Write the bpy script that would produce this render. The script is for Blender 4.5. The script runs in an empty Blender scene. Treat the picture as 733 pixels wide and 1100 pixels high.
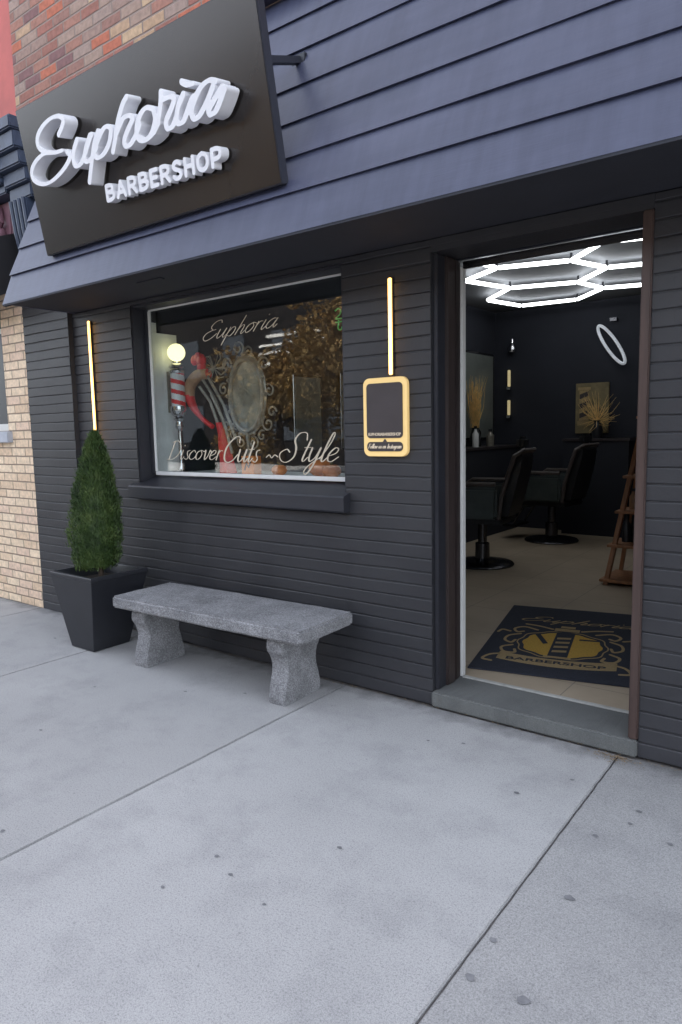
import bpy, bmesh, math, random
import numpy as np
from mathutils import Vector, Matrix, noise
random.seed(7); rng = np.random.default_rng(7)
scene = bpy.context.scene
COL = scene.collection
R = math.radians

# ------------------------------------------------------------------ materials
def new_mat(name):
    m = bpy.data.materials.new(name); m.use_nodes = True
    nt = m.node_tree; b = nt.nodes['Principled BSDF']
    return m, nt, b
def N(nt, t, **kw):
    n = nt.nodes.new(t)
    for k, v in kw.items(): setattr(n, k, v)
    return n
def coords(nt, scale=(1, 1, 1)):
    tc = N(nt, 'ShaderNodeTexCoord'); mp = N(nt, 'ShaderNodeMapping')
    g = N(nt, 'ShaderNodeNewGeometry')
    nt.links.new(g.outputs['Position'], mp.inputs['Vector']); mp.inputs['Scale'].default_value = scale
    return mp.outputs['Vector']
def noise_ramp(nt, vec, scale, detail, stops, rough=.6):
    n = N(nt, 'ShaderNodeTexNoise'); n.inputs['Scale'].default_value = scale; n.inputs['Detail'].default_value = detail
    n.inputs['Roughness'].default_value = rough
    nt.links.new(vec, n.inputs['Vector'])
    r = N(nt, 'ShaderNodeValToRGB'); e = r.color_ramp.elements
    while len(e) > 1: e.remove(e[-1])
    e[0].position = stops[0][0]; e[0].color = (*stops[0][1], 1)
    for p, c in stops[1:]:
        q = e.new(p); q.color = (*c, 1)
    nt.links.new(n.outputs['Fac'], r.inputs['Fac'])
    return n, r
def bump(nt, b, h, strength=.3, dist=.01, prev=None):
    bp = N(nt, 'ShaderNodeBump'); bp.inputs['Strength'].default_value = strength; bp.inputs['Distance'].default_value = dist
    nt.links.new(h, bp.inputs['Height'])
    if prev: nt.links.new(prev.outputs['Normal'], bp.inputs['Normal'])
    nt.links.new(bp.outputs['Normal'], b.inputs['Normal'])
    return bp
def mat(name, col, rough=.5, metal=0, var=.12, nscale=6, bs=.15, bscale=60, bdist=.003, emit=None, estr=1, stretch=(1, 1, 1), coat=0):
    m, nt, b = new_mat(name)
    v = coords(nt, stretch)
    c = Vector(col)
    n, r = noise_ramp(nt, v, nscale, 5, [(.3, tuple(c * (1 - var))), (.7, tuple(c * (1 + var)))])
    nt.links.new(r.outputs['Color'], b.inputs['Base Color'])
    b.inputs['Roughness'].default_value = rough; b.inputs['Metallic'].default_value = metal
    if coat: b.inputs['Coat Weight'].default_value = coat
    if bs:
        n2 = N(nt, 'ShaderNodeTexNoise'); n2.inputs['Scale'].default_value = bscale; n2.inputs['Detail'].default_value = 4
        nt.links.new(v, n2.inputs['Vector']); bump(nt, b, n2.outputs['Fac'], bs, bdist)
    if emit:
        b.inputs['Emission Color'].default_value = (*emit, 1); b.inputs['Emission Strength'].default_value = estr
    return m
M = {}
def math_node(nt, op, a, b=None, c=None):
    n = N(nt, 'ShaderNodeMath', operation=op)
    for i, x in enumerate((a, b, c)):
        if x is None: continue
        if isinstance(x, (int, float)): n.inputs[i].default_value = x
        else: nt.links.new(x, n.inputs[i])
    return n.outputs[0]
def brick_mat(name, stops, mortar, bw=.215, bh=.075, joint=.010, rough=.85, bstr=.6, spec=.5):
    """each brick gets its own colour; bricks laid in the x-z plane"""
    m, nt, b = new_mat(name)
    g = N(nt, 'ShaderNodeNewGeometry')
    dn = N(nt, 'ShaderNodeTexNoise'); dn.inputs['Scale'].default_value = 9; dn.inputs['Detail'].default_value = 3
    nt.links.new(g.outputs['Position'], dn.inputs['Vector'])
    sx = N(nt, 'ShaderNodeSeparateXYZ'); nt.links.new(g.outputs['Position'], sx.inputs[0])
    sn = N(nt, 'ShaderNodeSeparateColor'); nt.links.new(dn.outputs['Color'], sn.inputs[0])
    x = math_node(nt, 'MULTIPLY_ADD', sn.outputs[0], .012, sx.outputs['X'])
    x = math_node(nt, 'ADD', x, sx.outputs['Y'])
    z = math_node(nt, 'MULTIPLY_ADD', sn.outputs[1], .008, sx.outputs['Z'])
    zr = math_node(nt, 'DIVIDE', z, bh); row = math_node(nt, 'FLOOR', zr)
    off = math_node(nt, 'MULTIPLY', math_node(nt, 'MODULO', row, 2.0), .5)
    # a header course now and then shifts the bond
    wn0 = N(nt, 'ShaderNodeTexWhiteNoise', noise_dimensions='1D'); nt.links.new(row, wn0.inputs['W'])
    off = math_node(nt, 'MULTIPLY_ADD', wn0.outputs['Value'], .25, off)
    xr = math_node(nt, 'ADD', math_node(nt, 'DIVIDE', x, bw), off); colm = math_node(nt, 'FLOOR', xr)
    fx = math_node(nt, 'FRACT', xr); fz = math_node(nt, 'FRACT', zr)
    def edge(f, size):
        d = math_node(nt, 'MULTIPLY', math_node(nt, 'MINIMUM', f, math_node(nt, 'SUBTRACT', 1.0, f)), size)
        mr = N(nt, 'ShaderNodeMapRange'); mr.inputs['From Min'].default_value = joint * .3; mr.inputs['From Max'].default_value = joint * .75
        nt.links.new(d, mr.inputs['Value']); return mr.outputs['Result']
    e = math_node(nt, 'MINIMUM', edge(fx, bw), edge(fz, bh))
    cv = N(nt, 'ShaderNodeCombineXYZ'); nt.links.new(colm, cv.inputs[0]); nt.links.new(row, cv.inputs[1])
    wn = N(nt, 'ShaderNodeTexWhiteNoise', noise_dimensions='2D'); nt.links.new(cv.outputs[0], wn.inputs['Vector'])
    r = N(nt, 'ShaderNodeValToRGB'); r.color_ramp.interpolation = 'CONSTANT'; el = r.color_ramp.elements
    while len(el) > 1: el.remove(el[-1])
    el[0].position = 0; el[0].color = (*stops[0], 1)
    for i, c in enumerate(stops[1:], 1):
        q = el.new(i / len(stops)); q.color = (*c, 1)
    nt.links.new(wn.outputs['Value'], r.inputs['Fac'])
    v = coords(nt)
    n2, r2 = noise_ramp(nt, v, 28, 6, [(.3, (.82, .81, .80)), (.7, (1.30, 1.26, 1.24))])
    mx = N(nt, 'ShaderNodeMix', data_type='RGBA', blend_type='MULTIPLY'); mx.inputs[0].default_value = .9
    nt.links.new(r.outputs['Color'], mx.inputs[6]); nt.links.new(r2.outputs['Color'], mx.inputs[7])
    mo = N(nt, 'ShaderNodeMix', data_type='RGBA'); mo.inputs[6].default_value = (*mortar, 1)
    nt.links.new(e, mo.inputs[0]); nt.links.new(mx.outputs[2], mo.inputs[7])
    nt.links.new(mo.outputs[2], b.inputs['Base Color']); b.inputs['Roughness'].default_value = rough; b.inputs['Specular IOR Level'].default_value = spec
    h = math_node(nt, 'MULTIPLY_ADD', n2.outputs['Fac'], .25, e)
    bump(nt, b, h, bstr, .008)
    return m

# charcoal paint on brick: faint vertical joints, roller texture, scuffs
def painted_brick():
    m, nt, b = new_mat('charcoal painted brick')
    v = coords(nt)
    n, r = noise_ramp(nt, v, 2.2, 6, [(.3, (.020, .0205, .025)), (.7, (.034, .0345, .039))])
    sc = N(nt, 'ShaderNodeTexNoise'); sc.inputs['Scale'].default_value = 14; sc.inputs['Detail'].default_value = 8; sc.inputs['Roughness'].default_value = .75
    nt.links.new(v, sc.inputs['Vector'])
    mr = N(nt, 'ShaderNodeMapRange'); mr.inputs['From Min'].default_value = .66; mr.inputs['From Max'].default_value = .8
    nt.links.new(sc.outputs['Fac'], mr.inputs['Value'])
    mx = N(nt, 'ShaderNodeMix', data_type='RGBA'); mx.inputs[7].default_value = (.075, .075, .08, 1)
    nt.links.new(mr.outputs['Result'], mx.inputs[0]); nt.links.new(r.outputs['Color'], mx.inputs[6])
    # splash dust near the pavement
    sx = N(nt, 'ShaderNodeSeparateXYZ'); nt.links.new(v, sx.inputs[0])
    md = N(nt, 'ShaderNodeMapRange'); md.inputs['From Min'].default_value = .30; md.inputs['From Max'].default_value = .0; md.inputs['To Max'].default_value = .38
    nt.links.new(math_node(nt, 'MULTIPLY_ADD', sc.outputs['Fac'], .3, math_node(nt, 'SUBTRACT', sx.outputs['Z'], .15)), md.inputs['Value'])
    m2 = N(nt, 'ShaderNodeMix', data_type='RGBA'); m2.inputs[7].default_value = (.075, .075, .085, 1)
    nt.links.new(md.outputs['Result'], m2.inputs[0]); nt.links.new(mx.outputs[2], m2.inputs[6])
    nt.links.new(m2.outputs[2], b.inputs['Base Color'])
    b.inputs['Roughness'].default_value = .48
    # vertical joints
    bt = N(nt, 'ShaderNodeTexBrick'); bt.offset = .5
    cx = N(nt, 'ShaderNodeCombineXYZ'); nt.links.new(math_node(nt, 'ADD', sx.outputs['X'], sx.outputs['Y']), cx.inputs[0]); nt.links.new(sx.outputs['Z'], cx.inputs[1])
    nt.links.new(cx.outputs[0], bt.inputs['Vector'])
    bt.inputs['Scale'].default_value = 1; bt.inputs['Brick Width'].default_value = .21; bt.inputs['Row Height'].default_value = PITCH
    bt.inputs['Mortar Size'].default_value = .0022; bt.inputs['Mortar Smooth'].default_value = .6
    bp = bump(nt, b, bt.outputs['Fac'], .25, -.004)
    n3 = N(nt, 'ShaderNodeTexNoise'); n3.inputs['Scale'].default_value = 70; n3.inputs['Detail'].default_value = 6
    nt.links.new(v, n3.inputs['Vector']); bump(nt, b, n3.outputs['Fac'], .28, .004, bp)
    return m
PITCH = .0705
M['charcoal'] = painted_brick()
M['charcoal_wood'] = mat('charcoal painted trim', (.022, .023, .030), .45, var=.15, nscale=4, bs=.2, bscale=40)
M['siding'] = None
def siding_mat():
    m, nt, b = new_mat('slate blue painted siding')
    v = coords(nt, (.6, 3, 3))
    n, r = noise_ramp(nt, v, 2.5, 6, [(.3, (.040, .046, .084)), (.7, (.060, .066, .112))])
    v2 = coords(nt, (9, 1.2, 1.2))
    n2, r2 = noise_ramp(nt, v2, 1.6, 6, [(.35, (.80, .80, .83)), (.62, (1.08, 1.08, 1.08))])
    mx = N(nt, 'ShaderNodeMix', data_type='RGBA', blend_type='MULTIPLY'); mx.inputs[0].default_value = .8
    nt.links.new(r.outputs['Color'], mx.inputs[6]); nt.links.new(r2.outputs['Color'], mx.inputs[7])
    nt.links.new(mx.outputs[2], b.inputs['Base Color']); b.inputs['Roughness'].default_value = .42
    v3 = coords(nt, (3, 40, 40)); n3 = N(nt, 'ShaderNodeTexNoise'); n3.inputs['Scale'].default_value = 3; n3.inputs['Detail'].default_value = 5
    nt.links.new(v3, n3.inputs['Vector']); bump(nt, b, n3.outputs['Fac'], .16, .004)
    return m
M['siding'] = siding_mat()
M['soffit'] = mat('dark painted soffit', (.022, .024, .034), .8, var=.12, nscale=3)
M['beige'] = brick_mat('pale buff brick', [(.68, .53, .38), (.72, .57, .42), (.63, .48, .34), (.69, .55, .40), (.66, .50, .38), (.74, .60, .44)], (.27, .21, .16), .215, .0715, .010)
M['redbrick'] = brick_mat('weathered mixed brick', [(.27, .12, .095), (.31, .155, .12), (.40, .13, .08), (.31, .22, .18), (.40, .27, .18), (.26, .14, .115), (.28, .19, .16), (.19, .10, .10), (.45, .32, .21), (.29, .125, .10), (.30, .22, .19)], (.25, .19, .165), .22, .076, .012, .9, .8)
M['redpaint'] = mat('faded red paint', (.42, .075, .06), .6, var=.2, nscale=3)
def concrete(name, lo, hi, spots=True):
    m, nt, b = new_mat(name)
    v = coords(nt)
    n, r = noise_ramp(nt, v, 1.1, 7, [(.28, lo), (.72, hi)], .62)
    sp = N(nt, 'ShaderNodeTexNoise'); sp.inputs['Scale'].default_value = 330; sp.inputs['Detail'].default_value = 4
    nt.links.new(v, sp.inputs['Vector'])
    rr = N(nt, 'ShaderNodeValToRGB'); rr.color_ramp.elements[0].position = .36; rr.color_ramp.elements[0].color = (.66, .66, .66, 1)
    rr.color_ramp.elements[1].position = .6; rr.color_ramp.elements[1].color = (1.1, 1.1, 1.1, 1)
    nt.links.new(sp.outputs['Fac'], rr.inputs['Fac'])
    mx = N(nt, 'ShaderNodeMix', data_type='RGBA', blend_type='MULTIPLY'); mx.inputs[0].default_value = .75
    nt.links.new(r.outputs['Color'], mx.inputs[6]); nt.links.new(rr.outputs['Color'], mx.inputs[7])
    out = mx.outputs[2]
    # blotchy water and dirt staining
    bl = N(nt, 'ShaderNodeTexNoise'); bl.inputs['Scale'].default_value = 3.5; bl.inputs['Detail'].default_value = 9; bl.inputs['Roughness'].default_value = .7
    nt.links.new(v, bl.inputs['Vector'])
    r3 = N(nt, 'ShaderNodeValToRGB'); r3.color_ramp.elements[0].position = .30; r3.color_ramp.elements[0].color = (.70, .70, .72, 1)
    r3.color_ramp.elements[1].position = .52; r3.color_ramp.elements[1].color = (1, 1, 1, 1)
    nt.links.new(bl.outputs['Fac'], r3.inputs['Fac'])
    m3 = N(nt, 'ShaderNodeMix', data_type='RGBA', blend_type='MULTIPLY'); m3.inputs[0].default_value = .6
    nt.links.new(out, m3.inputs[6]); nt.links.new(r3.outputs['Color'], m3.inputs[7]); out = m3.outputs[2]
    if spots:   # slabs poured at different times differ in tone
        sxx = N(nt, 'ShaderNodeSeparateXYZ'); nt.links.new(v, sxx.inputs[0])
        t1 = math_node(nt, 'MULTIPLY', math_node(nt, 'GREATER_THAN', sxx.outputs['X'], -.81), -.17)
        t2 = math_node(nt, 'MULTIPLY', math_node(nt, 'LESS_THAN', sxx.outputs['X'], -2.315), -.10)
        tt = math_node(nt, 'ADD', math_node(nt, 'ADD', t1, t2), 1.0)
        vm = N(nt, 'ShaderNodeVectorMath', operation='SCALE'); nt.links.new(out, vm.inputs[0]); nt.links.new(tt, vm.inputs['Scale']); out = vm.outputs[0]
        # grime along the foot of the wall
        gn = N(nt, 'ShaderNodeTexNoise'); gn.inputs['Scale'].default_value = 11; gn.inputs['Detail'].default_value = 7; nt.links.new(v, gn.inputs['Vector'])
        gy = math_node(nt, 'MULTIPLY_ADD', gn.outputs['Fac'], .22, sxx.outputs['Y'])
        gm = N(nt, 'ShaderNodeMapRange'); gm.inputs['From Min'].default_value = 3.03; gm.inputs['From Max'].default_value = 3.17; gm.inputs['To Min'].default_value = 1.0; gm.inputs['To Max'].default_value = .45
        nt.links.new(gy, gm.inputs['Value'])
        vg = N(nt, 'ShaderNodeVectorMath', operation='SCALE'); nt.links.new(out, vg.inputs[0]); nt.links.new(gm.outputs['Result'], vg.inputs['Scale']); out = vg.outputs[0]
        # coarse exposed sand
        cs = N(nt, 'ShaderNodeTexNoise'); cs.inputs['Scale'].default_value = 150; cs.inputs['Detail'].default_value = 5; nt.links.new(v, cs.inputs['Vector'])
        rc = N(nt, 'ShaderNodeValToRGB'); rc.color_ramp.elements[0].position = .34; rc.color_ramp.elements[0].color = (.70, .70, .715, 1)
        rc.color_ramp.elements[1].position = .50; rc.color_ramp.elements[1].color = (1, 1, 1, 1); nt.links.new(cs.outputs['Fac'], rc.inputs['Fac'])
        m5 = N(nt, 'ShaderNodeMix', data_type='RGBA', blend_type='MULTIPLY'); m5.inputs[0].default_value = .8
        nt.links.new(out, m5.inputs[6]); nt.links.new(rc.outputs['Color'], m5.inputs[7]); out = m5.outputs[2]
    if spots:   # small dark pits
        vo = N(nt, 'ShaderNodeTexVoronoi'); vo.inputs['Scale'].default_value = 16; nt.links.new(v, vo.inputs['Vector'])
        mr = N(nt, 'ShaderNodeMapRange'); mr.inputs['From Min'].default_value = .05; mr.inputs['From Max'].default_value = .09
        mr.inputs['To Min'].default_value = .45; mr.inputs['To Max'].default_value = 0
        nt.links.new(vo.outputs['Distance'], mr.inputs['Value'])
        m4 = N(nt, 'ShaderNodeMix', data_type='RGBA'); m4.inputs[7].default_value = (.16, .16, .165, 1)
        gate = math_node(nt, 'MULTIPLY', mr.outputs['Result'], math_node(nt, 'GREATER_THAN', N_sep(nt, vo.outputs['Color']), .8))
        nt.links.new(gate, m4.inputs[0]); nt.links.new(out, m4.inputs[6]); out = m4.outputs[2]
    nt.links.new(out, b.inputs['Base Color']); b.inputs['Roughness'].default_value = .9
    bp = bump(nt, b, sp.outputs['Fac'], .30, .002)
    bump(nt, b, bl.outputs['Fac'], .15, .01, bp)
    return m
def N_sep(nt, c):
    s = N(nt, 'ShaderNodeSeparateColor'); nt.links.new(c, s.inputs[0]); return s.outputs[0]
M['concrete'] = concrete('broom finished concrete', (.378, .374, .374), (.450, .445, .443))
M['joint'] = mat('joint dirt', (.15, .14, .135), .95, var=.3, nscale=20)
M['stone'] = concrete('worn grey stone', (.095, .10, .10), (.165, .17, .165), False)
M['thresh'] = mat('pale worn threshold', (.42, .42, .40), .6, var=.25, nscale=12)
def bench_mat():
    m, nt, b = new_mat('speckled aggregate concrete')
    v = coords(nt)
    vo = N(nt, 'ShaderNodeTexVoronoi'); vo.inputs['Scale'].default_value = 210; nt.links.new(v, vo.inputs['Vector'])
    r = N(nt, 'ShaderNodeValToRGB'); e = r.color_ramp.elements; e[0].color = (.13, .13, .135, 1); e[1].color = (.31, .31, .32, 1)
    q = e.new(.45); q.color = (.205, .205, .215, 1)
    nt.links.new(N_sep(nt, vo.outputs['Color']), r.inputs['Fac'])
    n, r2 = noise_ramp(nt, v, 5, 8, [(.32, (.66, .66, .67)), (.6, (1.1, 1.1, 1.1))], .7)
    mx = N(nt, 'ShaderNodeMix', data_type='RGBA', blend_type='MULTIPLY'); mx.inputs[0].default_value = 1
    nt.links.new(r.outputs['Color'], mx.inputs[6]); nt.links.new(r2.outputs['Color'], mx.inputs[7])
    nt.links.new(mx.outputs[2], b.inputs['Base Color']); b.inputs['Roughness'].default_value = .85
    n3 = N(nt, 'ShaderNodeTexNoise'); n3.inputs['Scale'].default_value = 90; n3.inputs['Detail'].default_value = 5
    nt.links.new(v, n3.inputs['Vector']); bump(nt, b, n3.outputs['Fac'], .7, .006)
    return m
M['bench'] = bench_mat()
M['asphalt'] = mat('asphalt', (.05, .05, .052), .9, var=.2, nscale=3, bs=.5)
M['planter'] = mat('matt black planter plastic', (.018, .019, .024), .42, var=.12, nscale=10, bs=.12)
M['soil'] = mat('dark soil', (.03, .022, .016), .95, var=.4, nscale=40, bs=.8)
M['sign_panel'] = mat('bronze black sign panel', (.044, .039, .037), .22, metal=.6, var=.06, nscale=2, bs=.03)
M['sign_edge'] = mat('sign casing', (.022, .024, .035), .5, var=.1)
M['letter'] = mat('white acrylic lettering', (.74, .74, .78), .35, var=.03, bs=.02)
M['brown'] = mat('brown stained door timber', (.058, .036, .031), .42, var=.25, nscale=5, stretch=(8, 8, .6), bs=.2)
M['midbrown'] = mat('grey brown stained timber', (.040, .030, .029), .42, var=.25, nscale=5, stretch=(8, 8, .6), bs=.2)
M['darkbrown'] = mat('dark stained timber', (.030, .022, .022), .45, var=.25, nscale=5, stretch=(8, 8, .6), bs=.2)
M['white'] = mat('white paint', (.66, .66, .65), .5, var=.05)
M['cream'] = mat('off white board', (.74, .75, .74), .6, var=.12, nscale=7)
M['led_warm'] = mat('warm led diffuser', (.9, .8, .6), .4, emit=(1, .50, .10), estr=.85)
M['gold_lit'] = mat('glowing gold acrylic', (.78, .58, .26), .35, var=.05, emit=(1, .62, .2), estr=.05)
M['plate'] = mat('dark plate', (.05, .042, .045), .4, var=.1)
M['cream_text'] = mat('cream lettering', (.75, .62, .46), .5, var=.05)
M['gold_text'] = mat('pale gold leaf lettering', (.62, .55, .44), .3, metal=.2, var=.15, nscale=20)
M['led_hex'] = mat('cool led tube', (.9, .9, .9), .4, emit=(.93, .97, 1), estr=1.7)
M['dimled'] = mat('pale ring tube', (.75, .78, .82), .4, emit=(.8, .86, .95), estr=.035)
M['room_wall'] = mat('navy black room paint', (.017, .019, .028), .85, var=.15, nscale=2)
M['ceiling'] = mat('grey ceiling paint', (.13, .135, .145), .8, var=.08)
M['room_floor'] = None
def floor_mat():
    m, nt, b = new_mat('buff floor tile')
    v = coords(nt)
    n, r = noise_ramp(nt, v, 1.8, 7, [(.3, (.34, .27, .19)), (.7, (.45, .365, .265))])
    bt = N(nt, 'ShaderNodeTexBrick'); bt.offset = 0; bt.inputs['Scale'].default_value = 1
    bt.inputs['Brick Width'].default_value = .6; bt.inputs['Row Height'].default_value = .6; bt.inputs['Mortar Size'].default_value = .003
    nt.links.new(v, bt.inputs['Vector'])
    mx = N(nt, 'ShaderNodeMix', data_type='RGBA'); mx.inputs[7].default_value = (.22, .19, .15, 1)
    nt.links.new(bt.outputs['Fac'], mx.inputs[0]); nt.links.new(r.outputs['Color'], mx.inputs[6])
    nt.links.new(mx.outputs[2], b.inputs['Base Color']); b.inputs['Roughness'].default_value = .5
    return m
M['room_floor'] = floor_mat()
M['leather'] = mat('black leather', (.020, .021, .024), .38, var=.2, bs=.3)
M['leather_grey'] = mat('grey green leather', (.060, .075, .075), .45, var=.2, bs=.3)
M['piping'] = mat('worn brown leather edge', (.09, .075, .07), .5, var=.2)
M['chrome'] = mat('chrome', (.6, .6, .62), .15, metal=1, var=.02, bs=0)
M['darkchrome'] = mat('dark polished metal', (.10, .10, .11), .25, metal=.9, var=.1, bs=0)
M['pine'] = mat('orange pine', (.34, .155, .07), .5, var=.25, nscale=5, stretch=(6, 6, 1))
M['matnavy'] = mat('navy door mat pile', (.026, .030, .045), .95, var=.25, nscale=120, bs=.8, bscale=300)
M['matgold'] = mat('gold mat pile', (.56, .35, .065), .95, var=.2, nscale=120, bs=.8, bscale=300)
M['mattan'] = mat('tan mat pile', (.38, .28, .14), .95, var=.2, nscale=120, bs=.8, bscale=300)
M['red'] = mat('red satin', (.62, .018, .022), .45, var=.25, nscale=14)
M['tan'] = mat('tan ornament', (.38, .22, .12), .45, var=.3, nscale=14)
M['silver'] = mat('aged silver', (.25, .23, .19), .38, metal=.35, var=.25, nscale=30)
M['mirror'] = mat('mirror glass', (.55, .56, .55), .06, metal=1, var=.02, bs=0)
M['greymirror'] = mat('dull grey mirror', (.22, .24, .22), .35, metal=.3, var=.1, bs=0)
M['ovalmirror'] = mat('tarnished mirror', (.30, .32, .29), .22, metal=.5, var=.35, nscale=6, bs=0)
M['orange'] = mat('orange pumpkin', (.62, .17, .03), .5, var=.2)
M['stem'] = mat('pumpkin stem', (.11, .09, .03), .8)
M['globe'] = mat('lit globe', (.9, .9, .7), .3, emit=(1, .90, .42), estr=.36)
M['straw'] = mat('golden dried grass', (.78, .52, .20), .55, var=.25, nscale=20)  # gold lightened to stand in for the backlit glow of the stalks
M['green_neon'] = mat('green sign tube', (.1, .5, .15), .4, emit=(.12, 1, .25), estr=.015)
M['bark'] = mat('bark', (.07, .05, .035), .9, var=.3, bs=.6)
M['mauve'] = mat('mauve painted ornament', (.20, .10, .13), .6, var=.25)
M['awn'] = mat('black awning canvas', (.014, .013, .016), .8, var=.2)
M['bluecornice'] = mat('dark blue painted cornice', (.045, .060, .10), .5, var=.25, nscale=10)
M['sill'] = mat('painted stone sill', (.40, .42, .47), .6, var=.15)
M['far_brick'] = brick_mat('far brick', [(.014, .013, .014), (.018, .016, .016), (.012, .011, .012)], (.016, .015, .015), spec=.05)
M['farwin'] = mat('far window', (.03, .035, .045), .35, var=.1, bs=0)
M['gum'] = mat('gum stain', (.175, .175, .185), .9, var=.25, nscale=30)
M['leafdebris'] = mat('dry leaf litter', (.24, .17, .10), .95, var=.4, nscale=60)
def leaf_mat(name, a, b_, c):
    m, nt, b = new_mat(name)
    v = coords(nt); n, r = noise_ramp(nt, v, 9, 4, [(.3, a), (.5, b_), (.68, c)])
    nt.links.new(r.outputs['Color'], b.inputs['Base Color']); b.inputs['Roughness'].default_value = .6
    return m
M['thuja'] = leaf_mat('conifer green', (.014, .034, .008), (.038, .072, .015), (.078, .116, .030))
M['autumn'] = leaf_mat('autumn leaves', (.25, .16, .06), (.42, .29, .13), (.10, .085, .035))
def glass_mat(name, refl=1.0, tint=(.9, .93, .93)):
    m = bpy.data.materials.new(name); m.use_nodes = True; nt = m.node_tree; nt.nodes.clear()
    o = N(nt, 'ShaderNodeOutputMaterial'); t = N(nt, 'ShaderNodeBsdfTransparent'); t.inputs[0].default_value = (*tint, 1)
    g = N(nt, 'ShaderNodeBsdfGlossy'); g.inputs['Roughness'].default_value = .015
    v = coords(nt); nn = N(nt, 'ShaderNodeTexNoise'); nn.inputs['Scale'].default_value = 2.5; nt.links.new(v, nn.inputs['Vector'])
    bp = N(nt, 'ShaderNodeBump'); bp.inputs['Strength'].default_value = .04; bp.inputs['Distance'].default_value = .02
    nt.links.new(nn.outputs['Fac'], bp.inputs['Height']); nt.links.new(bp.outputs[0], g.inputs['Normal'])
    ge = N(nt, 'ShaderNodeNewGeometry'); dp = N(nt, 'ShaderNodeVectorMath', operation='DOT_PRODUCT')
    nt.links.new(ge.outputs['Normal'], dp.inputs[0]); nt.links.new(ge.outputs['Incoming'], dp.inputs[1])
    q = math_node(nt, 'POWER', math_node(nt, 'SUBTRACT', 1.0, math_node(nt, 'ABSOLUTE', dp.outputs['Value'])), 5.0)
    k = math_node(nt, 'MULTIPLY_ADD', q, .955 * refl, .045 * refl)
    mx = N(nt, 'ShaderNodeMixShader'); nt.links.new(k, mx.inputs[0]); nt.links.new(t.outputs[0], mx.inputs[1]); nt.links.new(g.outputs[0], mx.inputs[2])
    nt.links.new(mx.outputs[0], o.inputs[0]); return m
M['glass'] = glass_mat('window glass', 1.55)

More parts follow.
